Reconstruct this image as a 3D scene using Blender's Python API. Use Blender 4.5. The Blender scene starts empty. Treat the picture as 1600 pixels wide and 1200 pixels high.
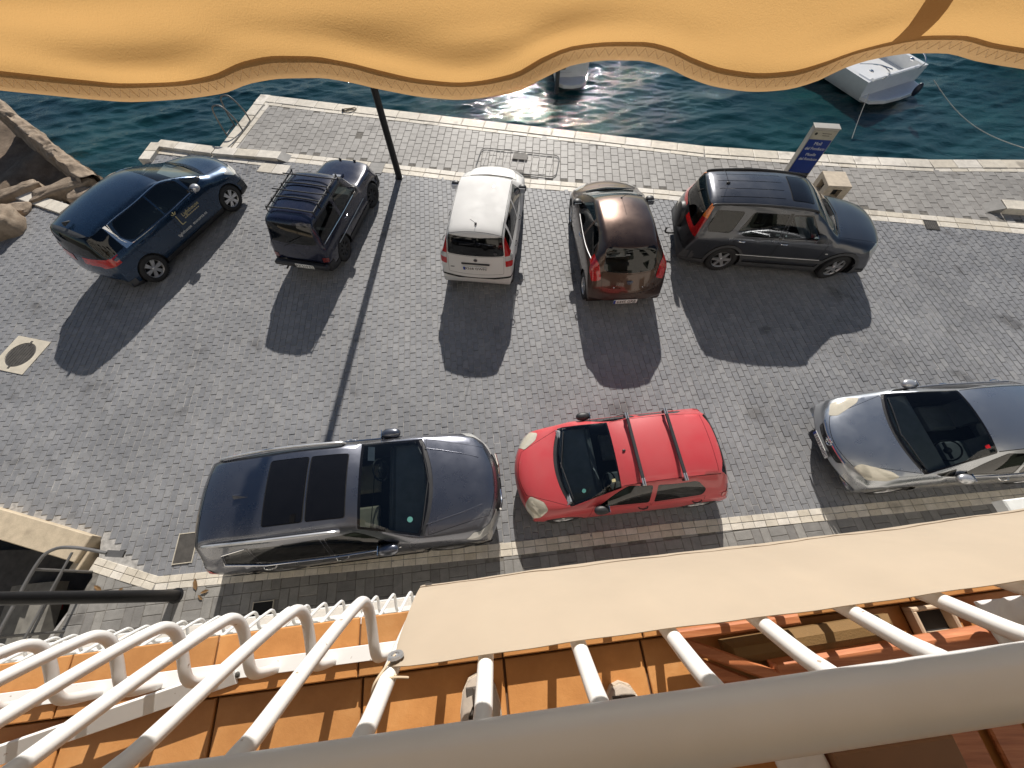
import bpy, bmesh, math, random
import numpy as np
from mathutils import Vector, Matrix
R = math.radians
random.seed(7); rng = np.random.default_rng(11)
sc = bpy.context.scene
COL = sc.collection

# ------------------------------------------------------------------ camera
F_PX, NX, NY, CAM_H = 622.0, 806.0, 922.0, 7.15      # focal length (px of 1600), nadir, height above the quay
def _cam_axes():
    d = np.array([NX - 800, NY - 600, F_PX]); d /= np.linalg.norm(d); up = -d
    fw = np.array([0, 0, 1.0]); Y = fw - fw.dot(up) * up; Y /= np.linalg.norm(Y)
    return np.array([np.cross(Y, up), Y, up])
AX = _cam_axes()
cam_data = bpy.data.cameras.new('camera'); cam = bpy.data.objects.new('camera', cam_data); COL.objects.link(cam)
cam_data.sensor_width = 36.0; cam_data.lens = 36.0 * F_PX / 1600.0
cam_data.clip_start = 0.02; cam_data.clip_end = 3000
_m = Matrix.Identity(4)
for i in range(3):
    _m[i][0] = AX[i, 0]; _m[i][1] = -AX[i, 1]; _m[i][2] = -AX[i, 2]
_m[2][3] = CAM_H
cam.matrix_world = _m
sc.camera = cam

# ------------------------------------------------------------------ sky and sun
SUN_EL, SUN_AZ = R(30.6), R(3.6)                      # azimuth measured from +Y towards +X
world = bpy.data.worlds.new('World'); sc.world = world; world.use_nodes = True
wn = world.node_tree; wn.nodes.clear()
sky = wn.nodes.new('ShaderNodeTexSky'); sky.sky_type = 'NISHITA'; sky.sun_disc = False
sky.sun_elevation = SUN_EL; sky.sun_rotation = SUN_AZ; sky.air_density = 1.0; sky.dust_density = 0.35; sky.ozone_density = 2.0
bg = wn.nodes.new('ShaderNodeBackground'); bg.inputs[1].default_value = 0.052
wo = wn.nodes.new('ShaderNodeOutputWorld')
wn.links.new(sky.outputs[0], bg.inputs[0]); wn.links.new(bg.outputs[0], wo.inputs[0])
sd = bpy.data.lights.new('sun', 'SUN'); sd.energy = 5.0; sd.angle = R(0.53); sd.color = (1.0, 0.945, 0.87)
sun = bpy.data.objects.new('sun', sd); COL.objects.link(sun); sun.location = (3, 40, 30)
sdir = Vector((math.sin(SUN_AZ) * math.cos(SUN_EL), math.cos(SUN_AZ) * math.cos(SUN_EL), math.sin(SUN_EL)))
sun.rotation_euler = (-sdir).to_track_quat('-Z', 'Y').to_euler()
sc.view_settings.view_transform = 'Standard'; sc.view_settings.look = 'None'
sc.view_settings.exposure = 0.3; sc.view_settings.gamma = 1.0; sc.view_settings.use_curve_mapping = False
sc.cycles.max_bounces = 8; sc.cycles.transparent_max_bounces = 12; sc.cycles.caustics_reflective = False
sc.cycles.caustics_refractive = False; sc.cycles.sample_clamp_indirect = 4.0

# ------------------------------------------------------------------ helpers
def tag(o, label=None, cat=None, group=None, kind=None):
    if label: o['label'] = label
    if cat: o['category'] = cat
    if group: o['group'] = group
    if kind: o['kind'] = kind
    return o
def link(o, parent=None):
    COL.objects.link(o)
    if parent is not None: o.parent = parent
    return o
def empty(name, loc=(0, 0, 0), rz=0.0, parent=None):
    o = bpy.data.objects.new(name, None); o.location = loc; o.rotation_euler = (0, 0, rz); o.empty_display_size = 0.2
    return link(o, parent)
def mesh_obj(name, verts, faces, mat, parent=None, smooth=False, loc=None):
    me = bpy.data.meshes.new(name); me.from_pydata([tuple(v) for v in verts], [], faces); me.update()
    if smooth:
        me.polygons.foreach_set('use_smooth', [True] * len(me.polygons))
    if mat: me.materials.append(mat)
    o = bpy.data.objects.new(name, me)
    if loc: o.location = loc
    return link(o, parent)
def bm_obj(name, bm, mat, parent=None, smooth=False):
    me = bpy.data.meshes.new(name); bm.to_mesh(me); bm.free()
    if smooth: me.polygons.foreach_set('use_smooth', [True] * len(me.polygons))
    if mat: me.materials.append(mat)
    return link(bpy.data.objects.new(name, me), parent)
def inst(src, parent=None, loc=None, rot=None, scale=None):
    o = src.copy(); link(o); o.parent = parent
    if loc is not None: o.location = loc
    if rot is not None: o.rotation_euler = rot
    if scale is not None: o.scale = scale
    return o

class MB:
    """collects primitives into one mesh"""
    def __init__(s): s.v = []; s.f = []
    def add(s, verts, faces):
        n = len(s.v); s.v += [tuple(p) for p in verts]; s.f += [tuple(i + n for i in f) for f in faces]; return s
    def box(s, c, d, rz=0.0, ch=0.0):
        cx, cy, cz = c; hx, hy, hz = d[0] / 2, d[1] / 2, d[2] / 2; ca, sa = math.cos(rz), math.sin(rz)
        def T(x, y, z): return (cx + x * ca - y * sa, cy + x * sa + y * ca, cz + z)
        if ch <= 0:
            v = [T(x, y, z) for z in (-hz, hz) for x, y in ((-hx, -hy), (hx, -hy), (hx, hy), (-hx, hy))]
            f = [(3, 2, 1, 0), (4, 5, 6, 7), (0, 1, 5, 4), (1, 2, 6, 5), (2, 3, 7, 6), (3, 0, 4, 7)]
        else:
            v = []
            for z, k in ((-hz, 1), (-hz + ch, 0), (hz - ch, 0), (hz, 1)):
                q = ch * k
                for x, y in ((-hx + q, -hy + q), (hx - q, -hy + q), (hx - q, hy - q), (-hx + q, hy - q)): v.append(T(x, y, z))
            f = [(3, 2, 1, 0), (12, 13, 14, 15)]
            for l in range(3):
                for i in range(4):
                    a = l * 4 + i; b = l * 4 + (i + 1) % 4; f.append((a, b, b + 4, a + 4))
        return s.add(v, f)
    def tube(s, pts, r, n=10, caps=True):
        pts = [Vector(p) for p in pts]; rr = r if isinstance(r, (list, tuple)) else [r] * len(pts)
        rings = []; prev = None
        for i, p in enumerate(pts):
            t = (pts[min(i + 1, len(pts) - 1)] - pts[max(i - 1, 0)]).normalized()
            if prev is None:
                a = Vector((0, 0, 1)) if abs(t.z) < .9 else Vector((1, 0, 0)); u = t.cross(a).normalized()
            else:
                u = (prev - t * prev.dot(t)).normalized()
            prev = u; w = t.cross(u)
            rings.append([p + (u * math.cos(2 * math.pi * k / n) + w * math.sin(2 * math.pi * k / n)) * rr[i] for k in range(n)])
        v = [q for ring in rings for q in ring]; f = []
        for i in range(len(pts) - 1):
            for k in range(n):
                a = i * n + k; b = i * n + (k + 1) % n; f.append((a, b, b + n, a + n))
        if caps:
            f.append(tuple(reversed(range(n)))); f.append(tuple(range((len(pts) - 1) * n, len(pts) * n)))
        return s.add(v, f)
    def lathe(s, prof, n=24, axis='z', c=(0, 0, 0), closed=False):
        v = []; f = []
        for (r, h) in prof:
            for k in range(n):
                a = 2 * math.pi * k / n; x, y = r * math.cos(a), r * math.sin(a)
                p = {'z': (x, y, h), 'y': (x, h, y), 'x': (h, x, y)}[axis]
                v.append((p[0] + c[0], p[1] + c[1], p[2] + c[2]))
        m = len(prof)
        for i in range(m if closed else m - 1):
            j = (i + 1) % m
            for k in range(n):
                q = (k + 1) % n; f.append((i * n + k, i * n + q, j * n + q, j * n + k))
        return s.add(v, f)
    def prism(s, poly, z0, z1):
        n = len(poly); v = [(x, y, z0) for x, y in poly] + [(x, y, z1) for x, y in poly]
        f = [tuple(reversed(range(n))), tuple(range(n, 2 * n))] + [(i, (i + 1) % n, (i + 1) % n + n, i + n) for i in range(n)]
        return s.add(v, f)
    def ellipsoid(s, c, d, nu=14, nv=9, p=1.0):
        v = []; f = []
        for j in range(nv + 1):
            th = math.pi * j / nv - math.pi / 2
            for i in range(nu):
                ph = 2 * math.pi * i / nu
                q = [math.cos(th) * math.cos(ph), math.cos(th) * math.sin(ph), math.sin(th)]
                q = [math.copysign(abs(t) ** p, t) for t in q]
                v.append((c[0] + d[0] * q[0], c[1] + d[1] * q[1], c[2] + d[2] * q[2]))
        for j in range(nv):
            for i in range(nu):
                k = (i + 1) % nu; f.append((j * nu + i, j * nu + k, (j + 1) * nu + k, (j + 1) * nu + i))
        return s.add(v, f)
    def xform(s, m):
        s.v = [tuple(m @ Vector(p)) for p in s.v]; return s
    def build(s, name, mat, parent=None, smooth=False):
        o = mesh_obj(name, s.v, s.f, mat, parent, False)
        if smooth: auto_smooth(o, 40)
        return o
def auto_smooth(o, deg=35):
    me = o.data; bm = bmesh.new(); bm.from_mesh(me)
    bmesh.ops.remove_doubles(bm, verts=bm.verts, dist=1e-5)
    bmesh.ops.recalc_face_normals(bm, faces=bm.faces)
    th = R(deg)
    for e in bm.edges:
        e.smooth = not (len(e.link_faces) == 2 and e.calc_face_angle(0) > th)
    for f in bm.faces: f.smooth = True
    bm.to_mesh(me); bm.free()
def smooth_path(pts, n=6):
    """Catmull-Rom through points"""
    P = [Vector(p) for p in pts]; out = []
    for i in range(len(P) - 1):
        p0 = P[max(i - 1, 0)]; p1 = P[i]; p2 = P[i + 1]; p3 = P[min(i + 2, len(P) - 1)]
        for k in range(n):
            t = k / n
            out.append(0.5 * ((2 * p1) + (p2 - p0) * t + (2 * p0 - 5 * p1 + 4 * p2 - p3) * t * t + (3 * p1 - p0 - 3 * p2 + p3) * t ** 3))
    out.append(P[-1]); return out
def text_obj(name, s, size, mat, parent=None, mtx=None, depth=0.002, align='CENTER', squash=1.0):
    cu = bpy.data.curves.new(name, 'FONT'); cu.body = s; cu.size = size; cu.align_x = align; cu.align_y = 'CENTER'; cu.extrude = depth; cu.resolution_u = 2
    t = bpy.data.objects.new('tmp', cu); COL.objects.link(t)
    dg = bpy.context.evaluated_depsgraph_get(); dg.update()
    me = bpy.data.meshes.new_from_object(t.evaluated_get(dg)); bpy.data.objects.remove(t); bpy.data.curves.remove(cu)
    me.name = name; me.materials.clear(); me.materials.append(mat)
    if squash != 1.0: me.transform(Matrix.Diagonal((squash, 1, 1, 1)))
    if mtx is not None: me.transform(mtx)
    return link(bpy.data.objects.new(name, me), parent)

# ------------------------------------------------------------------ materials
def new_mat(name):
    m = bpy.data.materials.new(name); m.use_nodes = True; nt = m.node_tree; b = nt.nodes['Principled BSDF']; return m, nt, b
def N(nt, t, **kw):
    n = nt.nodes.new(t)
    for k, v in kw.items(): setattr(n, k, v)
    return n
def ramp(nt, stops, interp='LINEAR'):
    r = N(nt, 'ShaderNodeValToRGB'); r.color_ramp.interpolation = interp; e = r.color_ramp.elements
    while len(e) < len(stops): e.new(0.5)
    for el, (p, c) in zip(e, stops): el.position = p; el.color = (*c, 1)
    return r
def noise(nt, scale, detail=4, rough=0.55, coord='Object', vec=None):
    n = N(nt, 'ShaderNodeTexNoise'); n.inputs['Scale'].default_value = scale; n.inputs['Detail'].default_value = detail; n.inputs['Roughness'].default_value = rough
    if vec is None:
        tc = N(nt, 'ShaderNodeTexCoord'); vec = tc.outputs[coord]
    nt.links.new(vec, n.inputs['Vector']); return n
def bump(nt, b, height, strength=0.3, dist=0.01):
    k = N(nt, 'ShaderNodeBump'); k.inputs['Strength'].default_value = strength; k.inputs['Distance'].default_value = dist
    nt.links.new(height, k.inputs['Height']); nt.links.new(k.outputs[0], b.inputs['Normal']); return k
def plain(name, col, rough=0.5, metal=0.0, var=0.12, scale=6.0, bmp=0.0, bscale=60, coat=0.0, spec=0.5):
    m, nt, b = new_mat(name)
    n = noise(nt, scale, 5)
    lo = tuple(max(0, c * (1 - var)) for c in col); hi = tuple(min(1, c * (1 + var)) for c in col)
    r = ramp(nt, [(0.3, lo), (0.7, hi)]); nt.links.new(n.outputs[0], r.inputs[0]); nt.links.new(r.outputs[0], b.inputs['Base Color'])
    b.inputs['Roughness'].default_value = rough; b.inputs['Metallic'].default_value = metal
    b.inputs['Coat Weight'].default_value = coat; b.inputs['Specular IOR Level'].default_value = spec
    if bmp > 0: bump(nt, b, noise(nt, bscale, 4).outputs[0], bmp, 0.01)
    return m
def paint(name, col, metal=0.35, rough=0.32, dust=0.05, coat=0.8):
    """car paint: base + clear coat, thin patchy dust"""
    m, nt, b = new_mat(name)
    n = noise(nt, 2.2, 6, 0.62)
    r = ramp(nt, [(0.35, (0, 0, 0)), (0.75, (dust,) * 3)]); nt.links.new(n.outputs[0], r.inputs[0])
    mx = N(nt, 'ShaderNodeMix', data_type='RGBA'); mx.inputs[6].default_value = (*col, 1); mx.inputs[7].default_value = (0.30, 0.27, 0.23, 1)
    nt.links.new(r.outputs[0], mx.inputs[0]); nt.links.new(mx.outputs[2], b.inputs['Base Color'])
    rr = ramp(nt, [(0.3, (rough * .85,) * 3), (0.8, (min(1, rough * 1.35),) * 3)]); nt.links.new(n.outputs[0], rr.inputs[0]); nt.links.new(rr.outputs[0], b.inputs['Roughness'])
    b.inputs['Metallic'].default_value = metal; b.inputs['Coat Weight'].default_value = coat
    cr = ramp(nt, [(0.35, (0.02,) * 3), (0.8, (0.07,) * 3)]); nt.links.new(n.outputs[0], cr.inputs[0]); nt.links.new(cr.outputs[0], b.inputs['Coat Roughness'])
    return m
def glass(name, tint, refl=1.0):
    m, nt, b = new_mat(name); nt.nodes.remove(b)
    out = nt.nodes['Material Output']
    t = N(nt, 'ShaderNodeBsdfTransparent'); t.inputs[0].default_value = (*tint, 1)
    gl = N(nt, 'ShaderNodeBsdfGlossy'); gl.inputs['Roughness'].default_value = 0.02; gl.inputs[0].default_value = (refl,) * 3 + (1,)
    fr = N(nt, 'ShaderNodeFresnel'); fr.inputs[0].default_value = 1.52
    mx = N(nt, 'ShaderNodeMixShader'); nt.links.new(fr.outputs[0], mx.inputs[0]); nt.links.new(t.outputs[0], mx.inputs[1]); nt.links.new(gl.outputs[0], mx.inputs[2])
    nt.links.new(mx.outputs[0], out.inputs[0]); return m
def cloth(name, col, trans_col, mixf=0.5, weave=900.0, wr=0.25, tone=6.0, tvar=0.1):
    """translucent woven cloth"""
    m, nt, b = new_mat(name); nt.nodes.remove(b); out = nt.nodes['Material Output']
    d = N(nt, 'ShaderNodeBsdfDiffuse'); t = N(nt, 'ShaderNodeBsdfTranslucent')
    n = noise(nt, tone, 5, .6)
    for node, c in ((d, col), (t, trans_col)):
        r = ramp(nt, [(0.3, tuple(x * (1 - tvar) for x in c)), (0.7, tuple(min(1, x * (1 + tvar)) for x in c))])
        nt.links.new(n.outputs[0], r.inputs[0]); nt.links.new(r.outputs[0], node.inputs[0])
    mx = N(nt, 'ShaderNodeMixShader'); mx.inputs[0].default_value = mixf
    nt.links.new(d.outputs[0], mx.inputs[1]); nt.links.new(t.outputs[0], mx.inputs[2])
    wv = noise(nt, weave, 2); k = N(nt, 'ShaderNodeBump'); k.inputs['Strength'].default_value = wr; k.inputs['Distance'].default_value = 0.0008
    nt.links.new(wv.outputs[0], k.inputs['Height'])
    for node in (d, t): nt.links.new(k.outputs[0], node.inputs['Normal'])
    nt.links.new(mx.outputs[0], out.inputs[0]); return m
MAT = {}
MAT['rubber'] = plain('rubber', (0.018, 0.018, 0.019), 0.75, var=.25, bmp=.2)
MAT['black_plastic'] = plain('black_plastic', (0.022, 0.022, 0.024), 0.5, var=.2, bmp=.05, bscale=300)
MAT['grey_plastic'] = plain('grey_plastic', (0.06, 0.062, 0.066), 0.6, var=.15, bmp=.05, bscale=300)
MAT['gap'] = plain('gap', (0.008, 0.008, 0.008), 0.9)
MAT['frit'] = plain('frit', (0.006, 0.006, 0.007), 0.06, spec=.5)
MAT['chrome'] = plain('chrome', (0.75, 0.75, 0.76), 0.12, 1.0, var=.05)
MAT['alloy'] = plain('alloy', (0.55, 0.55, 0.56), 0.3, 0.7, var=.1)
MAT['dark_alloy'] = plain('dark_alloy', (0.16, 0.16, 0.165), 0.4, 0.7, var=.15)
MAT['steel_wheel'] = plain('steel_wheel', (0.035, 0.035, 0.037), 0.6, 0.2)
MAT['glass'] = glass('car_glass', (0.72, 0.80, 0.80))
MAT['dark_glass'] = glass('dark_car_glass', (0.055, 0.06, 0.062))
MAT['mid_glass'] = glass('mid_car_glass', (0.15, 0.17, 0.165))
MAT['interior'] = plain('interior', (0.02, 0.021, 0.024), 0.85)
MAT['seat_dark'] = plain('seat_dark', (0.20, 0.21, 0.225), 0.9)
MAT['dash'] = plain('dash', (0.24, 0.255, 0.27), 0.8)
MAT['seat_beige'] = plain('seat_beige', (0.45, 0.40, 0.31), 0.8)
MAT['plate_white'] = plain('plate_white', (0.72, 0.72, 0.70), 0.45, var=.05)
MAT['plate_blue'] = plain('plate_blue', (0.02, 0.05, 0.30), 0.45, var=.05)
MAT['ink'] = plain('ink', (0.012, 0.012, 0.012), 0.5)
MAT['dark_red_lens'] = plain('dark_red_lens', (0.14, 0.012, 0.010), 0.12, coat=1)
MAT['red_lens'] = plain('red_lens', (0.42, 0.012, 0.012), 0.10, var=.3, scale=30, coat=1)
MAT['orange_lens'] = plain('orange_lens', (0.75, 0.20, 0.03), 0.12, var=.2, scale=30, coat=1)
MAT['clear_lens'] = plain('clear_lens', (0.55, 0.55, 0.53), 0.10, 0.3, var=.08, scale=10, coat=1)
MAT['yellow_lens'] = plain('yellow_lens', (0.60, 0.55, 0.44), 0.12, 0.15, var=.07, scale=9, coat=1)
MAT['sticker_white'] = plain('sticker_white', (0.75, 0.75, 0.72), 0.5)
MAT['sticker_green'] = plain('sticker_green', (0.07, 0.22, 0.19), 0.5)
MAT['sticker_gold'] = plain('sticker_gold', (0.55, 0.48, 0.25), 0.5)
MAT['mirror'] = plain('mirror_glass', (0.7, 0.72, 0.75), 0.03, 1.0, var=.02)

# ------------------------------------------------------------------ car builder
def pchip(pts):
    x = np.array([p[0] for p in pts], float); y = np.array([p[1] for p in pts], float)
    h = np.diff(x); dl = np.diff(y) / h; n = len(x); d = np.zeros(n)
    if n == 2: d[:] = dl[0]
    else:
        for i in range(1, n - 1):
            if dl[i - 1] * dl[i] > 0:
                w1 = 2 * h[i] + h[i - 1]; w2 = h[i] + 2 * h[i - 1]; d[i] = (w1 + w2) / (w1 / dl[i - 1] + w2 / dl[i])
        d[0] = dl[0]; d[-1] = dl[-1]
    def f(t):
        t = np.clip(t, x[0], x[-1]); i = int(np.clip(np.searchsorted(x, t) - 1, 0, n - 2)); s = (t - x[i]) / h[i]
        return float((2 * s**3 - 3 * s**2 + 1) * y[i] + (s**3 - 2 * s**2 + s) * h[i] * d[i] + (-2 * s**3 + 3 * s**2) * y[i + 1] + (s**3 - s**2) * h[i] * d[i + 1])
    return f
def roundpoly(pts, r=0.05, n=4):
    out = []; m = len(pts)
    for i in range(m):
        p = Vector((*pts[i], 0)); a = Vector((*pts[i - 1], 0)); b = Vector((*pts[(i + 1) % m], 0))
        rr = r[i] if isinstance(r, (list, tuple)) else r
        da = (a - p); db = (b - p); q = min(rr, da.length * .45, db.length * .45)
        s = p + da.normalized() * q; e = p + db.normalized() * q
        for k in range(n + 1):
            t = k / n; c = s * (1 - t)**2 + p * 2 * t * (1 - t) + e * t * t; out.append((c.x, c.y))
    return out
def shrink(poly, d):
    """inset a convex polygon by d"""
    n = len(poly); P = [Vector(p) for p in poly]; c = sum(P, Vector((0, 0))) / n; out = []
    lines = []
    for i in range(n):
        a, b = P[i], P[(i + 1) % n]; t = (b - a)
        if t.length < 1e-6: continue
        nn = Vector((-t.y, t.x)).normalized()
        if nn.dot(c - a) < 0: nn = -nn
        lines.append((a + nn * d, t.normalized()))
    m = len(lines)
    for i in range(m):
        p, u = lines[i - 1]; q, w = lines[i]; cr = u.x * w.y - u.y * w.x
        if abs(cr) < 1e-4: out.append((q.x, q.y)); continue
        t = ((q.x - p.x) * w.y - (q.y - p.y) * w.x) / cr; z = p + u * t; out.append((z.x, z.y))
    return out

def islands(fs):
    """connected groups of faces; crumbs join the largest group"""
    todo = set(fs); out = []
    while todo:
        st = [todo.pop()]; g = []
        while st:
            f = st.pop(); g.append(f)
            for e in f.edges:
                for q in e.link_faces:
                    if q in todo: todo.discard(q); st.append(q)
        out.append(g)
    out.sort(key=lambda g: -sum(f.calc_area() for f in g))
    keep = [g for g in out if sum(f.calc_area() for f in g) > .004] or out[:1]
    for g in out:
        if g not in keep: keep[0].extend(g)
    return keep
class Body:
    def __init__(s, S):
        s.S = S; s.L = S['L']
        for k in ('top', 'belt', 'edgew', 'crown', 'maxw', 'beltw', 'sill'): setattr(s, k, pchip(S[k]))
        s.bowf = S.get('bowf', 0.22); s.bowr = S.get('bowr', 0.12); s.hw = max(w for _, w in S['maxw'])
        s.regs = {}; s.nreg = 1
        s.build()
    def levels(s, x):
        zt = s.top(x); zs = s.sill(x); ze = zt - s.crown(x); ze = max(ze, zs + (zt - zs) * .6)
        zb = min(s.belt(x), zs + (ze - zs) * 0.90); wM = s.maxw(x); wB = min(s.beltw(x), wM); wE = min(s.edgew(x), wB - 0.012)
        return zs, zb, ze, zt, wM, wB, wE
    def wside(s, x, z):
        zs, zb, ze, zt, wM, wB, wE = s.levels(x)
        if z <= zb:
            t = (z - zs) / max(zb - zs, 1e-4)
            return s.low(t, wM, wB)
        t = min(1, (z - zb) / max(ze - zb, 1e-4)); return wB + (wE - wB) * t + .015 * math.sin(math.pi * t)
    def low(s, t, wM, wB):
        sh = s.S.get('shoulder', 0.88)
        k = [(0, wM * .955), (.12, wM * .985), (.45, wM), (sh - .06, wM * .992), (sh + (1 - sh) * .45, wM * .97 if wB < wM * .96 else wM * .985), (1, wB)]
        return pchip(k)(t)
    def ztop(s, x, y):
        zs, zb, ze, zt, wM, wB, wE = s.levels(x); a = min(1, abs(y) / max(wE, 1e-3)); return ze + (zt - ze) * (1 - a ** s.S.get('cp', 2.3))
    def dx(s, x, y):
        a = (abs(y) / s.hw) ** 2.2; d = 0
        if x < 0.9: d += s.bowf * a * (1 - x / 0.9) ** 1.3
        if x > s.L - 0.8: d -= s.bowr * a * ((x - s.L + 0.8) / 0.8) ** 1.3
        return d
    def build(s):
        L = s.L; xs = {0, .008, .02, .035, .055, .08, .11, .15, .2, .26, .32, L, L - .008, L - .02, L - .035, L - .055, L - .08, L - .11, L - .15, L - .2, L - .25, L - .3}
        x = .38
        while x < L - .33: xs.add(round(x, 4)); x += .07
        xs = sorted(xs); nl, nu, ntp = 9, 6, 8
        V = []; ring_n = None
        for x in xs:
            zs, zb, ze, zt, wM, wB, wE = s.levels(x); half = []
            for i in range(nl):
                t = i / nl; t = t if t < .8 else t; half.append((s.low(t, wM, wB), zs + (zb - zs) * t))
            for i in range(nu):
                t = i / nu; half.append((wB + (wE - wB) * t + .015 * math.sin(math.pi * t), zb + (ze - zb) * t))
            for i in range(ntp + 1):
                q = i / ntp; y = wE * (1 - q); a = 1 - q; half.append((y, ze + (zt - ze) * (1 - a ** s.S.get('cp', 2.3))))
            ring = [(y, z) for y, z in half] + [(-y, z) for y, z in reversed(half[:-1])]
            ring_n = len(ring); V += [(x + s.dx(x, y), y, z) for y, z in ring]
        Fc = []; n = ring_n
        for i in range(len(xs) - 1):
            for k in range(n - 1):
                a = i * n + k; Fc.append((a, a + 1, a + 1 + n, a + n))
            Fc.append((i * n + n - 1, i * n, (i + 1) * n, (i + 1) * n + n - 1))
        for base, rev in ((0, True), ((len(xs) - 1) * n, False)):
            for k in range(n // 2):
                q = (base + k, base + k + 1, base + n - 2 - k, base + n - 1 - k)
                if k == n // 2 - 1: q = (base + k, base + k + 1, base + n - 1 - k)
                Fc.append(tuple(reversed(q)) if rev else q)
        bm = bmesh.new(); vs = [bm.verts.new(v) for v in V]
        for f in Fc:
            try: bm.faces.new([vs[i] for i in f])
            except ValueError: pass
        bmesh.ops.remove_doubles(bm, verts=bm.verts, dist=1e-5)
        bmesh.ops.recalc_face_normals(bm, faces=bm.faces)
        s.bm = bm; s.lay = bm.faces.layers.int.new('reg')
    VIEW = {'R': (0, 2, 1, 1), 'L': (0, 2, 1, -1), 'T': (0, 1, 2, 1), 'F': (1, 2, 0, -1), 'B': (1, 2, 0, 1)}
    def reg(s, name):
        if name not in s.regs: s.regs[name] = s.nreg; s.nreg += 1
        return s.regs[name]
    def cut(s, view, poly, name, ids=(0,), nmin=0.12, rng3=None):
        """cut a convex outline (seen along one axis) into the shell and give the faces inside a region name"""
        a, b, c, sg = s.VIEW[view]; P = [Vector(p) for p in poly]; n = len(P); ctr = sum(P, Vector((0, 0))) / n
        x0, x1 = min(p.x for p in P), max(p.x for p in P); y0, y1 = min(p.y for p in P), max(p.y for p in P)
        cand = []; s.bm.normal_update()
        for f in s.bm.faces:
            if f[s.lay] not in ids: continue
            if f.normal[c] * sg < nmin: continue
            cs = [v.co for v in f.verts]
            if max(q[a] for q in cs) < x0 or min(q[a] for q in cs) > x1 or max(q[b] for q in cs) < y0 or min(q[b] for q in cs) > y1: continue
            m = f.calc_center_median()
            if view in 'RL' and m[1] * sg < 0.15: continue
            if rng3 and not (rng3[0] <= m[c] <= rng3[1]): continue
            cand.append(f)
        for i in range(n):
            if not cand: break
            p, q = P[i], P[(i + 1) % n]; t = q - p
            if t.length < 1e-6: continue
            nn = Vector((-t.y, t.x)).normalized()
            if nn.dot(ctr - p) < 0: nn = -nn
            no = [0, 0, 0]; no[a] = nn.x; no[b] = nn.y; co = [0, 0, 0]; co[a] = p.x; co[b] = p.y
            g = set(cand)
            for f in cand: g.update(f.edges); g.update(f.verts)
            r = bmesh.ops.bisect_plane(s.bm, geom=list(g), dist=1e-5, plane_co=co, plane_no=no)
            cand = [f for f in r['geom'] if isinstance(f, bmesh.types.BMFace) and f.is_valid and f[s.lay] in ids and (f.calc_center_median() - Vector(co)).dot(Vector(no)) > 0]
        rid = s.reg(name)
        for f in cand: f[s.lay] = rid
        return rid
    def bordered(s, view, poly, border, name, bname, ids=(0,), **kw):
        b = s.cut(view, poly, bname, ids, **kw); return s.cut(view, shrink(poly, border), name, (b,), **kw)
    def both(s, poly, border, name, bname, ids=(0,), **kw):
        for v in 'RL': s.bordered(v, poly, border, name + '@' + v, bname + '@' + v if bname.endswith('!') else bname, ids, **kw)
    def export(s, mats, parent, subs=None):
        """one mesh object per region; region 0 is the body shell"""
        s.bm.normal_update()
        for v in s.bm.verts: pass
        L = s.L; objs = {}; vn = {v: v.normal.copy() for v in s.bm.verts}
        names = {v: k for k, v in s.regs.items()}; names[0] = 'body'
        by = {}
        for f in s.bm.faces: by.setdefault(f[s.lay], []).append(f)
        for rid, fs in by.items():
            nm = names[rid]; key = nm.split('@')[0]
            if key == 'void': continue
            mat, off = mats.get(key, mats.get('body', (None, 0)) if not isinstance(mats.get(key), tuple) else mats[key])
            for fs in islands(fs):
              idx = {}; V = []; Fc = []; NO = []
              for f in fs:
                t = []
                for v in f.verts:
                    if v not in idx:
                        idx[v] = len(V); p = v.co + vn[v] * off; V.append((L / 2 - p.x, -p.y, p.z)); NO.append((-vn[v].x, -vn[v].y, vn[v].z))
                    t.append(idx[v])
                Fc.append(t)
              me = bpy.data.meshes.new(key); me.from_pydata(V, [], Fc); me.materials.append(mat); me.update()
              me.polygons.foreach_set('use_smooth', [True] * len(me.polygons))
              me.normals_split_custom_set_from_vertices(NO)
              o = bpy.data.objects.new(key, me); link(o, parent); objs[nm] = o
        s.bm.free(); return objs

def rim_mesh(r, w, style):
    """wheel disc with spokes, axis along y, outer face at +y"""
    b = MB(); ro = r
    b.lathe([(ro, w / 2 - .03), (ro, w / 2 - .005), (ro * .965, w / 2 + .004), (ro * .93, w / 2 - .008), (ro * .90, w / 2 - .04)], 28, 'y')
    n, ws, we, kind = style
    for k in range(n):
        a = 2 * math.pi * k / n
        for da in ((0,) if kind == 'single' else (-.14, .14)):
            a2 = a + da; ux, uz = math.cos(a2), math.sin(a2); tx, tz = -uz, ux
            pts = []
            for (rr, hw, y) in ((ro * .14, ws, w / 2 - .012), (ro * .55, (ws + we) / 2, w / 2 - .004), (ro * .95, we, w / 2 - .006)):
                for sd in (-1, 1): pts.append((ux * rr + tx * hw * sd, y, uz * rr + tz * hw * sd))
                for sd in (1, -1): pts.append((ux * rr + tx * hw * sd, y - .03, uz * rr + tz * hw * sd))
            f = []
            for l in (0, 4):
                for i in range(4): f.append((l + i, l + (i + 1) % 4, l + 4 + (i + 1) % 4, l + 4 + i))
            b.add(pts, f)
    b.lathe([(0.001, w / 2 + .004), (ro * .13, w / 2 + .002), (ro * .2, w / 2 - .02)], 16, 'y')
    return b
_tyres = {}
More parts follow.
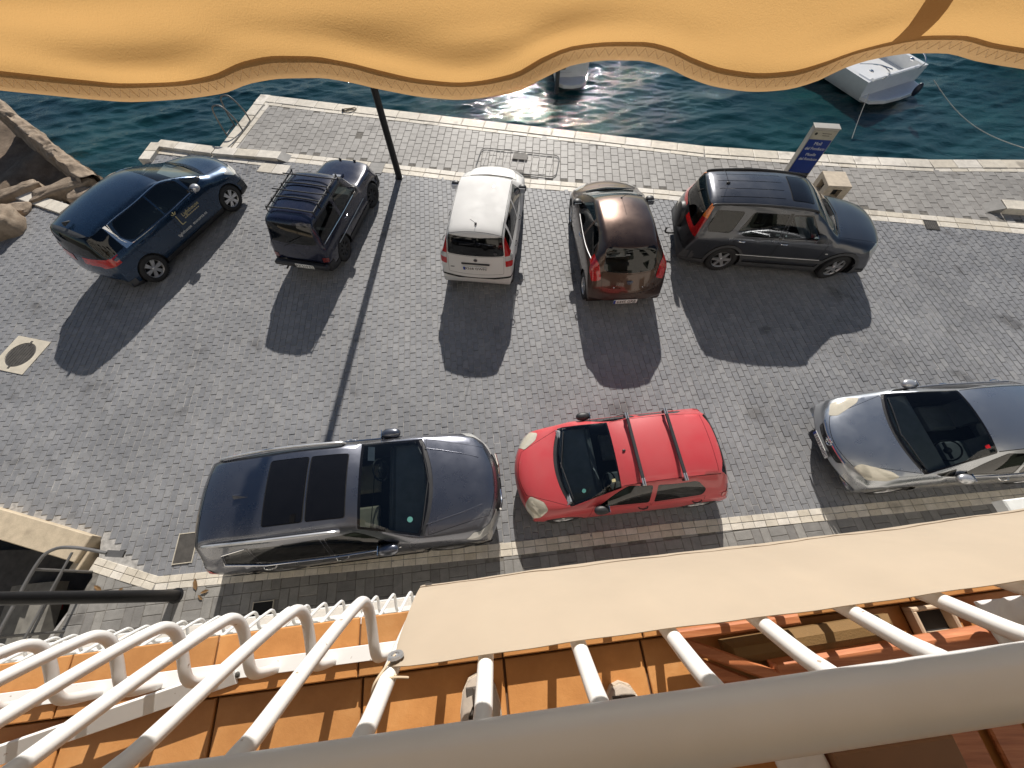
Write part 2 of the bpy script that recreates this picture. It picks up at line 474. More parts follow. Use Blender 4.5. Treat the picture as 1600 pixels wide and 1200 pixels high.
def add_wheels(car, S, L, hw):
    xf, xr, r, w = S['wheels']; rr = r * S.get('rimf', .66)
    tb = MB(); sh = .018
    tb.lathe([(rr * .98, -w / 2 + .01), (rr * 1.05, -w / 2), (r * .93, -w / 2 + .004), (r * .985, -w / 2 + .02), (r, -w / 2 + .05), (r, w / 2 - .05), (r * .985, w / 2 - .02), (r * .93, w / 2 - .004), (rr * 1.05, w / 2), (rr * .98, w / 2 - .01)], 32, 'y')
    for k in range(36):
        a = 2 * math.pi * k / 36
        for yy in (-w * .3, 0, w * .3):
            c = Vector((math.cos(a) * (r + .002), yy, math.sin(a) * (r + .002)))
            m = Matrix.Rotation(-a, 4, 'Y')
            t = MB().box((0, 0, 0), (.008, w * .22, .04)); t.xform(Matrix.Translation(c) @ m); tb.add(t.v, t.f)
    rb = rim_mesh(rr, w - .03, S.get('spokes', (5, .035, .03, 'single')))
    bd = MB().lathe([(rr * .99, -w / 2 + .02), (rr * .99, w / 2 - .06), (rr * .90, w / 2 - .075), (.001, w / 2 - .08)], 28, 'y')
    t0 = r0 = b0 = None
    for fx in (xf, xr):
        for sd in (1, -1):
            ang = S.get('steer', 0) if fx == xf else 0
            loc = (L / 2 - fx, -sd * (hw - w / 2 - .015), r)
            rot = (0, 0, R(ang) + (math.pi if sd > 0 else 0))
            if t0 is None:
                t0 = tb.build('wheel', MAT['rubber'], car, True); r0 = rb.build('rim', MAT[S.get('rim', 'alloy')], t0, True); b0 = bd.build('brake_drum', MAT['gap'], t0)
                t0.location = loc; t0.rotation_euler = rot
            else:
                t = inst(t0, car, loc, rot); inst(r0, t); inst(b0, t)
def add_seats(car, S, mat):
    xw = S['seatx']; L = S['L']
    def seat(x, y, z, w, back):
        b = MB(); b.box((x, y, z), (.5, w, .16), 0, .04)
        t = MB().box((0, 0, .30), (.14, w * .95, .62), 0, .05); t.xform(Matrix.Translation((x - .27, y, z + .02)) @ Matrix.Rotation(R(-16), 4, 'Y')); b.add(t.v, t.f)
        t = MB().ellipsoid((0, 0, 0), (.055, .13, .09), 10, 7, .7); t.xform(Matrix.Translation((x - .47, y, z + .74))); b.add(t.v, t.f)
        b.build('seat', mat, car, True)
    for y in (.36, -.36): seat(L / 2 - xw, y, S.get('seatz', .52), .48, 1)
    b = MB(); x = L / 2 - xw - .85; z = S.get('seatz', .52) + .02
    b.box((x, 0, z), (.5, 1.2, .16), 0, .04); t = MB().box((0, 0, .28), (.14, 1.2, .58), 0, .05)
    t.xform(Matrix.Translation((x - .27, 0, z)) @ Matrix.Rotation(R(-14), 4, 'Y')); b.add(t.v, t.f); b.build('rear_seat', mat, car, True)
    # tub, dashboard, steering wheel
    b = MB(); hw = S['hw']; x0 = L / 2 - S['cowl'] + .05; x1 = L / 2 - L + .35; zb = S['dashz']
    b.box(((x0 + x1) / 2, 0, .36), (x0 - x1, hw * 1.8, .06))
    for sd in (1, -1): b.box(((x0 + x1) / 2 - .1, sd * hw * .86, (zb + .36) / 2), (x0 - x1 - .3, .04, zb - .38))
    b.build('cabin_lining', MAT['interior'], car)
    b = MB(); b.box((x0 - .22, 0, zb - .10), (.55, hw * 1.62, .16), 0, .05); b.box((x0 - .50, 0, zb - .22), (.16, hw * 1.62, .24), 0, .05)
    b.build('dashboard', MAT[S.get('dash', 'dash')], car, True)
    b = MB(); pts = [(0, .18 * math.cos(a), .18 * math.sin(a)) for a in [2 * math.pi * k / 20 for k in range(21)]]
    b.tube(pts, .014, 6, False); b.box((0, 0, 0), (.03, .30, .04)); b.ellipsoid((0, 0, 0), (.03, .06, .06), 8, 6)
    b.xform(Matrix.Translation((x0 - .72, .36, zb - .10)) @ Matrix.Rotation(R(-25), 4, 'Y')); b.build('steering_wheel', MAT['black_plastic'], car, True)
def add_mirrors(car, S, B, mat, x, z, size=(.10, .10, .075), out=.10, both=True):
    for sd in (1, -1):
        y0 = B.wside(x, z); L = S['L']
        b = MB(); b.ellipsoid((0, 0, 0), (size[0], size[1], size[2]), 14, 10, .86)
        b.tube([(0, -size[1] * .7, -.02), (.03, -out - .04, -.03)], .018, 8)
        g = MB().box((-size[0] * .92, 0, 0), (.012, size[1] * 1.5, size[2] * 1.45), 0, .004)
        if sd > 0:
            m = Matrix.Translation((L / 2 - x, -(y0 + out), z + .02)) @ Matrix.Diagonal((1, -1, 1, 1))
        else:
            m = Matrix.Translation((L / 2 - x, (y0 + out), z + .02))
        b.xform(m); g.xform(m)
        o = b.build('wing_mirror', mat, car, True); g.build('mirror_glass', MAT['mirror'], o)
def add_plate(car, name, s, loc, yaw, tilt, w=.52, h=.11, textmat=None, blue=True):
    m = Matrix.Translation(loc) @ Matrix.Rotation(yaw, 4, 'Z') @ Matrix.Rotation(R(90) - tilt, 4, 'X')
    b = MB().box((0, 0, 0), (w, h, .012), 0, .003); b.xform(m); p = b.build('number_plate', MAT['plate_white'], car)
    if blue:
        k = MB().box((-w / 2 + .024, 0, .004), (.042, h * .94, .012)); k.xform(m); k.build('plate_band', MAT['plate_blue'], p)
    text_obj('plate_lettering', s, h * 1.02, MAT['ink'], p, m @ Matrix.Translation((.022 if blue else 0, -.002, .008)), .001, squash=.86)
def strip_on(car, name, mat, pts, r, n=6, smooth=True):
    return MB().tube(pts, r, n).build(name, mat, car, smooth)
def loc_pt(S, x, y, z): return (S['L'] / 2 - x, -y, z)
def add_arch_liner(car, S, B):
    xf, xr, r, w = S['wheels']; ra = S['arch']
    for fx in (xf, xr):
        for sd in (1, -1):
            b = MB(); n = 18; y0 = S['hw'] - .045; pts = []
            for k in range(n + 1):
                a = R(-20) + R(220) * k / n
                for yy in (y0, y0 - .34): pts.append((S['L'] / 2 - (fx + ra * math.cos(a)), -sd * yy, r + ra * math.sin(a)))
            f = [(2 * k, 2 * k + 1, 2 * k + 3, 2 * k + 2) for k in range(n)]
            f.append(tuple(2 * k + 1 for k in range(n + 1)))
            b.add(pts, f); b.build('wheel_arch', MAT['gap'], car)
def arch_poly(x, z, r, n=18, a0=0): return [(x + r * math.cos(2 * math.pi * k / n), z + r * math.sin(2 * math.pi * k / n)) for k in range(n)]
def make_car(name, S, label, cat, loc, heading, scale=1.0, zs=1.0):
    car = empty(name, (loc[0], loc[1], 0.006), R(heading)); car.scale = (scale, scale, scale * zs); tag(car, label, cat, 'cars parked on the quay')
    B = Body(S); xf, xr, r, w = S['wheels']
    mats = {'body': (S['paint'], 0), 'seam': (MAT['gap'], -.006), 'trim': (MAT['frit'], -.001), 'frit': (MAT['frit'], 0), 'windscreen': (MAT[S.get('wsglass', 'glass')], .0005),
            'rear_window': (MAT[S.get('rwglass', 'dark_glass')], .0005), 'front_window': (MAT[S.get('fglass', 'mid_glass')], -.003), 'rear_side_window': (MAT[S.get('sglass', 'dark_glass')], -.003), 'quarter_window': (MAT[S.get('sglass', 'dark_glass')], -.003),
            'bonnet': (S['paint'], .001), 'front_door': (S['paint'], 0), 'rear_door': (S['paint'], 0), 'tailgate': (S['paint'], 0), 'fuel_flap': (S['paint'], 0),
            'cladding': (MAT['grey_plastic'], .012), 'bumper': (MAT['grey_plastic'], .006), 'headlight': (MAT['clear_lens'], .004), 'tail_light': (MAT['red_lens'], .008), 'tail_lens_top': (MAT['orange_lens'], .008),
            'cowl': (MAT['black_plastic'], -.012), 'grille': (MAT['black_plastic'], -.012), 'chrome_strip': (MAT['chrome'], .006), 'sunroof': (MAT['frit'], .002), 'roof': (S['paint'], 0), 'spoiler': (MAT['grey_plastic'], .004), 'fog_lens': (MAT['clear_lens'], .006)}
    mats.update(S.get('mats', {}))
    if S.get('clad_arch'):
        for fx in (xf, xr): B_ = [B.cut(v, arch_poly(fx, r, S['arch'] + S['clad_arch'], 22), 'cladding', nmin=.05) for v in 'RL']
    for fx in (xf, xr):
        for v in 'RL': B.cut(v, arch_poly(fx, r, S['arch'], 22), 'void', ids=tuple([0] + [B.regs[k] for k in B.regs if k != 'void']), nmin=.02)
    S['cuts'](B)
    for (x, z, wd, hd) in S.get('dummy', []): pass
    objs = B.export(mats, car)
    add_wheels(car, S, S['L'], S['hw']); add_arch_liner(car, S, B); add_seats(car, S, MAT[S.get('seats', 'seat_dark')])
    b = MB(); b.box((0, 0, .27), (S['L'] - .7, S['hw'] * 1.5, .12)); b.build('underbody', MAT['gap'], car)
    if 'extra' in S: S['extra'](car, S, B, objs)
    return car
def windscreen_poly(xb, wb, xt, wt, bb=.10, bt=.05, n=13):
    """top-view outline, base at the cowl, top at the roof, both bowed forward"""
    p = []
    for k in range(n):
        y = wb - 2 * wb * k / (n - 1); p.append((xb - bb * (1 - (y / wb) ** 2), y))
    q = []
    for k in range(n):
        y = -wt + 2 * wt * k / (n - 1); q.append((xt - 0.0 + bt * 0.0, y))
    return p + [q[0], q[-1]]
def handle(car, S, B, x, z, mat, ln=.19):
    for sd in (1, -1):
        y = B.wside(x, z); b = MB(); pts = []
        for k, (a, o) in enumerate(((-1, .0), (-.8, .03), (0, .042), (.8, .03), (1, .0))):
            pts.append((S['L'] / 2 - (x + a * ln / 2), -sd * (B.wside(x + a * ln / 2, z) + o - .004), z))
        b.tube(pts, .011, 8); b.build('door_handle', mat, car, True)
def wiper(car, S, B, x0, y0, x1, y1, mat='black_plastic', lift=.02):
    pts = [];
    for k in range(7):
        t = k / 6; x = x0 + (x1 - x0) * t; y = y0 + (y1 - y0) * t; pts.append((S['L'] / 2 - x - B.dx(x, y), -y, B.ztop(x, y) + lift))
    MB().tube(pts, .009, 6).build('wiper', MAT[mat], car)
def rear_pt(S, B, x, y, z, lift=0.0): return (S['L'] / 2 - x - B.dx(x, y) - lift, -y, z)
def xrear(B, z, y=0.0):
    """x of the rear surface at height z"""
    lo, hi = B.L - 1.3, B.L
    if B.ztop(B.L, y) > z: return B.L + B.dx(B.L, y)
    for _ in range(40):
        m = (lo + hi) / 2
        if B.ztop(m, y) > z: lo = m
        else: hi = m
    return lo + B.dx(lo, y)

# ------------------------------------------------------------------ the eight cars
def base(L, hw, top, xc, xrf, xrr, zb0, zb1, wr, wh, arch=.37, wheels=None, **kw):
    z0 = top[0][1]
    S = dict(L=L, hw=hw, top=top, wheels=wheels, arch=arch, cowl=xc, dashz=zb0, seatx=xrf + .25,
             belt=[(0, z0 * .92), (.25, zb0 - .22), (xc * .6, zb0 - .09), (xc, zb0 - .02), (xc + .25, zb0), (L * .6, (zb0 + zb1) / 2 + .01), (L, zb1)],
             edgew=[(0, wh * .78), (.3, wh * .93), (xc, wh), (xrf, wr), ((xrf + xrr) / 2, wr * 1.01), (xrr, wr * .95), (L, wr * .95)],
             crown=[(0, .04), (.3, .05), (xc, .05), (xrf, .06), (xrr, .06), (L, .05)],
             maxw=[(0, hw * .95), (.35, hw * .985), (.9, hw), (L - .7, hw), (L - .2, hw * .985), (L, hw * .94)],
             beltw=[(0, hw * .88), (.4, hw * .93), (xc, hw * .935), (L * .5, hw * .935), (L - .5, hw * .915), (L, hw * .87)],
             sill=[(0, .24), (.4, .20), (L - .5, .22), (L, .30)])
    S.update(kw); return S
def W(pts, r=.04): return roundpoly(pts, r)
PAINT = {'blue': paint('paint_dark_blue', (0.011, 0.034, 0.074), .6, .26, .03), 'navy': paint('paint_navy', (0.005, 0.007, 0.026), .2, .25, .03),
         'white': paint('paint_white', (0.62, 0.61, 0.59), 0, .62, .05, .05), 'brown': paint('paint_bronze_brown', (0.070, 0.040, 0.028), .75, .3, .03),
         'grey': paint('paint_graphite', (0.072, 0.076, 0.088), .78, .3, .04), 'slate': paint('paint_slate', (0.15, 0.157, 0.185), .88, .27, .03),
         'red': paint('paint_faded_red', (0.52, 0.05, 0.058), 0, .5, .08, .5), 'silver': paint('paint_silver_grey', (0.42, 0.44, 0.47), .9, .28, .03)}

# --- dark blue people carrier
def cuts_blue(B):
    L = B.L
    B.bordered('T', windscreen_poly(1.00, .70, 2.02, .58, .16), .03, 'windscreen', 'frit', nmin=.1)
    B.both(W([(1.12, 1.10), (1.62, 1.06), (1.62, 1.30)], .02), .018, 'quarter_window', 'trim')
    B.both(W([(1.68, 1.06), (2.52, 1.04), (2.52, 1.47), (2.12, 1.47), (1.72, 1.34)], .04), .018, 'front_window', 'trim')
    B.both(W([(2.56, 1.04), (3.50, 1.05), (3.62, 1.20), (3.50, 1.46), (2.56, 1.47)], [.03, .1, .12, .1, .03]), .018, 'rear_side_window', 'trim')
    for v in 'RL':
        B.cut(v, [(3.68, 1.07), (4.20, 1.08), (4.15, 1.42), (3.62, 1.46), (3.72, 1.22)][:0] or W([(3.76, 1.06), (4.30, 1.06), (4.22, 1.43), (3.70, 1.47)], .03), 'quarter_window', nmin=.1)
    B.bordered('B', W([(-.66, 1.06), (.66, 1.06), (.60, 1.47), (-.60, 1.47)], .06), .015, 'rear_window', 'frit', nmin=.05, rng3=(L - .75, L))
    for sg in (1, -1):
        B.cut('B', W([(sg * .46, .93), (sg * .62, .84), (sg * .92, .90), (sg * .92, 1.05), (sg * .66, 1.03)], .02), 'tail_light@%d' % sg, nmin=.05, rng3=(L - .7, L))
    for v in 'RL':
        B.cut(v, W([(4.10, .95), (4.45, .86), (4.45, 1.02), (4.16, 1.06)], .02), 'tail_light@' + v, nmin=.05)
        B.cut(v, W([(.10, .60), (.42, .72), (.62, .86), (.42, .86), (.12, .74)], .02), 'headlight@' + v, nmin=.03)
        B.cut(v, [(-.1, 0), (L + .1, 0), (L + .1, .33), (-.1, .33)], 'cladding', nmin=-.2)
    B.cut('F', [(-.95, 0), (.95, 0), (.95, .52), (-.95, .52)], 'bumper', nmin=.1, rng3=(-.1, .6))
    B.cut('B', [(-.95, 0), (.95, 0), (.95, .48), (-.95, .48)], 'bumper', nmin=.1, rng3=(L - .6, L + .1))
    B.bordered('T', windscreen_poly(.22, .56, .96, .66, .10), .006, 'bonnet', 'seam', nmin=.3)
    B.both([(1.38, .36), (2.50, .34), (2.50, 1.02), (1.38, 1.02)], .005, 'front_door', 'seam')
    B.both(W([(2.52, .34), (3.20, .36), (3.62, .80), (3.62, 1.02), (2.52, 1.02)], .03), .005, 'rear_door', 'seam')
    B.bordered('B', W([(-.66, .50), (.66, .50), (.70, 1.02), (-.70, 1.02)], .05), .005, 'tailgate', 'seam', nmin=.05, rng3=(L - .6, L))
    B.cut('T', [(L - .40, -.64), (L - .40, .64), (L - .20, .62), (L - .20, -.62)], 'spoiler', nmin=.1, rng3=(1.3, 1.8))
def extra_blue(car, S, B, O):
    add_mirrors(car, S, B, MAT['alloy'], 1.55, 1.08, (.11, .11, .08), .10)
    handle(car, S, B, 2.40, .93, PAINT['blue']); handle(car, S, B, 3.42, .95, PAINT['blue'])
    for sd in (1, -1):     # bright C-shaped window frame
        pts = [(1.75, 1.37), (2.12, 1.485), (2.8, 1.485), (3.5, 1.475), (3.60, 1.42), (3.66, 1.22), (3.60, 1.06), (3.40, 1.03), (2.6, 1.02), (1.7, 1.04)]
        P = smooth_path([(S['L'] / 2 - x, -sd * (B.wside(x, z) + .006), z) for x, z in pts], 4)
        MB().tube(P, .011, 6).build('window_frame', MAT['chrome'], car, True)
        q = []
        for (x, z) in ((3.56, 1.035), (3.74, 1.035), (3.68, 1.25), (3.60, 1.25), (3.64, 1.25), (3.66, 1.47), (3.58, 1.47)): pass
        poly = [(3.55, 1.03), (3.74, 1.03), (3.73, 1.22), (3.69, 1.47), (3.62, 1.47), (3.64, 1.22)]
        v = [(S['L'] / 2 - x, -sd * (B.wside(x, z) + .010), z) for x, z in poly]
        mesh_obj('pillar_trim', v, [(0, 1, 2, 5), (5, 2, 3, 4)], MAT['chrome'], car)
    b = MB(); b.add([rear_pt(S, B, 3.86, -.03, 1.60), rear_pt(S, B, 4.02, -.03, 1.58), rear_pt(S, B, 4.02, .03, 1.58), rear_pt(S, B, 3.86, .03, 1.60), rear_pt(S, B, 4.0, 0, 1.66)], [(0, 1, 4), (1, 2, 4), (2, 3, 4), (3, 0, 4)])
    b.build('roof_antenna', MAT['black_plastic'], car)
    wiper(car, S, B, .98, .55, .93, -.15); wiper(car, S, B, .93, -.10, 1.0, -.62)
    # lettering on the right-hand doors
    for sd in (1,):
        def put(t, x, z, size, mat, nm='door_lettering'):
            y = B.wside(x, z) + .004; m = Matrix.Translation((S['L'] / 2 - x, -y, z)) @ Matrix.Rotation(R(90), 4, 'X')
            text_obj(nm, t, size, mat, car, m, .001, align='LEFT')
        put('Lighthouse', 2.26, .82, .125, MAT['sticker_gold']); put('menorca.es', 2.18, .52, .105, MAT['sticker_white']); put('lighthouse', 2.68, .52, .105, MAT['sticker_white'])
        y = B.wside(2.4, .8) + .004; X = lambda x: S['L'] / 2 - x
        b = MB()
        for (a, c) in (((2.40, .90), (2.40, .66)), ((2.40, .66), (2.29, .66)), ((2.46, .98), (2.42, .93)), ((2.40, 1.0), (2.40, .94)), ((2.34, .98), (2.38, .93))):
            b.tube([(X(a[0]), -y, a[1]), (X(c[0]), -y, c[1])], .010, 4)
        b.build('door_emblem', MAT['sticker_gold'], car)
        b = MB()
        for k in range(9): b.box((X(2.22 - k * .055), -y + .001, .735), (.035, .003, .022))
        b.build('door_lettering', MAT['sticker_gold'], car)
    for k in range(16):
        pass
SB = base(4.43, .915, [(0, .52), (.04, .70), (.14, .82), (.35, .93), (.8, 1.03), (1.0, 1.08), (1.1, 1.13), (1.6, 1.38), (2.0, 1.53), (2.3, 1.585), (2.8, 1.61), (3.5, 1.585), (4.0, 1.53), (4.12, 1.50), (4.18, 1.43), (4.32, 1.08), (4.38, .92), (4.43, .60)],
          1.0, 2.0, 4.05, 1.04, 1.06, .60, .72, arch=.385, wheels=(.88, 3.665, .335, .21), paint=PAINT['blue'], cuts=cuts_blue, extra=extra_blue, spokes=(6, .022, .020, 'double'), rim='alloy', bowf=.28, bowr=.16, mats={'quarter_window': (MAT['dark_glass'], .001), 'cladding': (MAT['black_plastic'], .008)})

# --- navy boxy off-roader with roof rack
def cuts_navy(B):
    L = B.L
    B.bordered('T', windscreen_poly(1.20, .63, 1.60, .58, .03), .02, 'windscreen', 'frit', nmin=.1)
    B.both(W([(1.50, 1.04), (2.36, 1.04), (2.36, 1.50), (1.74, 1.50)], .03), .018, 'front_window', 'trim')
    B.both(W([(2.46, 1.04), (3.46, 1.04), (3.38, 1.50), (2.46, 1.50)], .03), .018, 'rear_side_window', 'trim')
    B.bordered('B', W([(-.60, 1.06), (.60, 1.06), (.55, 1.53), (-.55, 1.53)], .05), .02, 'rear_window', 'frit', nmin=.05, rng3=(L - .5, L))
    for sg in (1, -1):
        B.cut('B', W([(sg * .60, .60), (sg * .75, .60), (sg * .75, .72), (sg * .60, .72)], .015), 'tail_light@%d' % sg, nmin=.05, rng3=(L - .5, L))
        B.cut('F', W([(sg * .40, .60), (sg * .68, .60), (sg * .68, .76), (sg * .40, .76)], .02), 'headlight@%d' % sg, nmin=.1, rng3=(-.1, .5))
    B.cut('F', [(-.38, .58), (.38, .58), (.38, .78), (-.38, .78)], 'grille', nmin=.1, rng3=(-.1, .5))
    for v in 'RL': B.cut(v, [(-.1, 0), (L + .1, 0), (L + .1, .40), (-.1, .40)], 'cladding', nmin=-.2)
    for v in 'FB': B.cut(v, [(-.85, 0), (.85, 0), (.85, .56), (-.85, .56)], 'bumper', nmin=.1, rng3=(-.1, .6) if v == 'F' else (L - .6, L + .1))
    B.bordered('T', windscreen_poly(.10, .58, 1.16, .62, .0), .006, 'bonnet', 'seam', nmin=.3)
    B.both([(1.22, .42), (2.40, .42), (2.40, 1.02), (1.22, 1.02)], .005, 'front_door', 'seam')
    B.bordered('B', W([(-.62, .58), (.62, .58), (.62, 1.02), (-.62, 1.02)], .03), .005, 'tailgate', 'seam', nmin=.05, rng3=(L - .6, L))
def extra_navy(car, S, B, O):
    X = lambda x: S['L'] / 2 - x; bk = MAT['black_plastic']
    add_mirrors(car, S, B, bk, 1.50, 1.10, (.07, .09, .10), .05)
    handle(car, S, B, 2.30, .92, MAT['chrome'], .15)
    for sd in (1, -1):
        strip_on(car, 'window_moulding', MAT['chrome'], [(X(1.48), -sd * (B.wside(1.5, 1.02) + .008), 1.02), (X(2.4), -sd * (B.wside(2.4, 1.02) + .008), 1.02), (X(3.46), -sd * (B.wside(3.4, 1.02) + .008), 1.02)], .012)
        strip_on(car, 'side_moulding', MAT['alloy'], [(X(1.25), -sd * (B.wside(1.3, .66) + .008), .66), (X(2.2), -sd * (B.wside(2.2, .66) + .008), .66), (X(3.0), -sd * (B.wside(3.0, .66) + .008), .66)], .010)
    rk = MB().build('roof_rack', bk, car)
    for sd in (1, -1):
        MB().tube([(X(1.72), -sd * .60, 1.695), (X(3.18), -sd * .60, 1.69)], .014, 8).build('rack_side_rail', bk, rk, True)
        MB().tube([(X(1.72), -sd * .61, 1.665), (X(3.18), -sd * .61, 1.655)], .012, 8).build('rack_side_rail', bk, rk, True)
        b = MB()
        for x in (1.74, 2.3, 2.86, 3.16): b.tube([(X(x), -sd * .60, 1.73), (X(x), -sd * .63, 1.55)], .012, 6)
        b.build('rack_foot', bk, rk, True)
    for x in (1.95, 2.55): MB().tube([(X(x), .72, 1.73), (X(x), -.72, 1.73)], .016, 8).build('rack_crossbar', bk, rk, True)
    for x in (2.22, 2.75, 3.15): MB().tube([(X(x), .60, 1.69), (X(x), 0, 1.715), (X(x), -.60, 1.69)], .018, 8).build('rack_crossbar', bk, rk, True)
    b = MB().box((X(.92), -.05, 1.035), (.18, .30, .06), 0, .02); o = b.build('bonnet_scoop', S['paint'], car, True)
    MB().box((X(.95), -.05, 1.068), (.08, .24, .008)).build('scoop_grille', MAT['alloy'], o)
    for y in (.22, -.22): MB().ellipsoid((X(.12), y, .98), (.03, .045, .03), 10, 7).build('bonnet_catch', bk, car, True)
    MB().box((X(L_(S)) - .04, 0, .50), (.14, 1.44, .15), 0, .03).build('rear_bumper', bk, car, True)
    add_plate(car, 'p', 'AX 519 EZ', (X(L_(S)) - .118, -.12, .53), R(-90), R(0), .50, .12, blue=False)
    MB().tube([(X(L_(S)) + .1, .52, .30), (X(L_(S)) - .08, .52, .30)], .022, 8).build('exhaust_pipe', MAT['steel_wheel'], car, True)
    MB().tube([(X(L_(S)) - .01, .20, 1.07), (X(L_(S) - .12) - .03, -.25, 1.28)], .010, 6).build('rear_wiper', bk, car)
    for y in (.5, -.5): pass
def L_(S): return S['L']
SN = base(3.72, .79, [(0, .66), (.03, .86), (.10, .95), (.6, 1.0), (1.15, 1.03), (1.22, 1.06), (1.60, 1.58), (1.75, 1.655), (2.6, 1.68), (3.35, 1.65), (3.46, 1.60), (3.50, 1.50), (3.64, 1.02), (3.68, .85), (3.72, .62)],
          1.18, 1.62, 3.4, 1.01, 1.02, .61, .68, arch=.40, wheels=(.70, 2.88, .34, .21), paint=PAINT['navy'], cuts=cuts_navy, extra=extra_navy, rim='steel_wheel', spokes=(8, .03, .03, 'single'), rimf=.6, bowf=.07, bowr=.07, cp=3.0, steer=-12,
          mats={'cladding': (MAT['black_plastic'], .012), 'bumper': (MAT['black_plastic'], .01), 'tail_light': (MAT['dark_red_lens'], .008)}, rwglass='dark_glass', fglass='mid_glass')

# --- small white hatchback
def cuts_panda(B):
    L = B.L
    B.bordered('T', windscreen_poly(.82, .62, 1.42, .56, .10), .02, 'windscreen', 'frit', nmin=.1)
    B.both(W([(1.18, 1.00), (2.05, .98), (2.05, 1.40), (1.56, 1.40)], .04), .015, 'front_window', 'trim')
    B.both(W([(2.11, .98), (2.86, 1.00), (2.82, 1.40), (2.11, 1.41)], .04), .015, 'rear_side_window', 'trim')
    B.both(W([(2.92, 1.02), (3.18, 1.06), (3.14, 1.34), (2.90, 1.38)], .04), .012, 'quarter_window', 'trim')
    B.bordered('B', W([(-.60, 1.00), (.60, 1.00), (.56, 1.40), (-.56, 1.40)], .05), .012, 'rear_window', 'frit', nmin=.05, rng3=(L - .45, L))
    for sg in (1, -1):
        B.cut('B', W([(sg * .615, .99), (sg * .80, .99), (sg * .70, 1.41), (sg * .585, 1.41)], .012), 'tail_light@%d' % sg, nmin=-.1, rng3=(L - .42, L))
        B.cut('B', W([(sg * .625, .885), (sg * .82, .885), (sg * .82, .99), (sg * .615, .99)], .005), 'fog_lens@%d' % sg, nmin=-.1, rng3=(L - .35, L))
        B.cut('B', W([(sg * .635, .76), (sg * .80, .76), (sg * .82, .885), (sg * .625, .885)], .01), 'tail_light@b%d' % sg, nmin=-.1, rng3=(L - .35, L))
    B.cut('B', [(-.85, .495), (.85, .495), (.85, .535), (-.85, .535)], 'chrome_strip', nmin=-.1, rng3=(L - .5, L + .1))
    for v in 'RL': B.cut(v, [(-.1, 0), (L + .1, 0), (L + .1, .30), (-.1, .30)], 'cladding', nmin=-.2)
    B.cut('T', W([(.15, .40), (.45, .55), (.52, .70), (.35, .74), (.18, .62)], .02), 'headlight@1', nmin=.05); B.cut('T', W([(.15, -.40), (.45, -.55), (.52, -.70), (.35, -.74), (.18, -.62)], .02), 'headlight@2', nmin=.05)
    B.bordered('T', windscreen_poly(.24, .50, .78, .60, .10), .006, 'bonnet', 'seam', nmin=.3)
    B.both([(1.10, .32), (2.07, .32), (2.07, .96), (1.10, .96)], .005, 'front_door', 'seam')
    B.both(W([(2.09, .32), (2.62, .34), (2.88, .75), (2.88, .97), (2.09, .96)], .02), .005, 'rear_door', 'seam')
    B.bordered('B', W([(-.60, .60), (.60, .60), (.60, .985), (-.60, .985)], .03), .005, 'tailgate', 'seam', nmin=.05, rng3=(L - .6, L))
    for sg in (1, -1): B.cut('T', [(1.45, sg * .565), (3.22, sg * .545), (3.22, sg * .553), (1.45, sg * .573)], 'seam', nmin=.3, rng3=(1.2, 1.7))
    B.cut('T', [(3.20, -.56), (3.20, .56), (3.208, .56), (3.208, -.56)], 'seam', nmin=.2, rng3=(1.2, 1.7))
def extra_panda(car, S, B, O):
    X = lambda x: S['L'] / 2 - x
    add_mirrors(car, S, B, MAT['black_plastic'], 1.22, 1.02, (.09, .10, .085), .06)
    handle(car, S, B, 1.97, .86, MAT['black_plastic'], .15); handle(car, S, B, 2.78, .87, MAT['black_plastic'], .15)
    wiper(car, S, B, .80, .52, .76, -.05); wiper(car, S, B, .74, .0, .80, -.5)
    b = MB().ellipsoid((X(3.02), .0, B.ztop(3.02, 0) + .01), (.04, .025, .018), 10, 6); b.tube([(X(3.02), 0, B.ztop(3.02, 0) + .02), (X(3.22), .05, B.ztop(3.0, 0) + .28)], .0045, 5); b.build('roof_antenna', MAT['black_plastic'], car, True)
    xr = xrear(B, .84); MB().tube([(X(xr) - .01, .30, .845), (X(xr) - .012, -.30, .845)], .018, 8).build('boot_handle', MAT['black_plastic'], car, True)
    xr = xrear(B, .74); add_plate(car, 'p', '9368 GWN', (X(xr) - .010, .02, .745), R(-90), R(-10), .50, .11)
    xr = xrear(B, .91); MB().lathe([(.001, .006), (.035, .006), (.042, .0)], 18, 'x').xform(Matrix.Translation((X(xr) - .004, 0, .915)) @ Matrix.Rotation(R(180), 4, 'Z')).build('boot_emblem', MAT['dark_alloy'], car, True)
    xr = xrear(B, .75, .45); MB().box((X(xr) - .003, .47, .72), (.006, .16, .018)).build('boot_badge', MAT['dark_alloy'], car)
    zz = 1.38; P = [(X(xrear(B, z)) - .02, y, z) for y, z in ((0, 1.36), (0, 1.30), (.10, 1.28), (.32, 1.26))]; MB().tube(P, .008, 6).build('rear_wiper', MAT['black_plastic'], car)
    xr = xrear(B, 1.06, .4); MB().lathe([(.001, .004), (.035, .004)], 14, 'x').xform(Matrix.Translation((X(xr) - .006, -.42, 1.07)) @ Matrix.Rotation(R(180), 4, 'Z')).build('window_sticker', MAT['dark_alloy'], car)
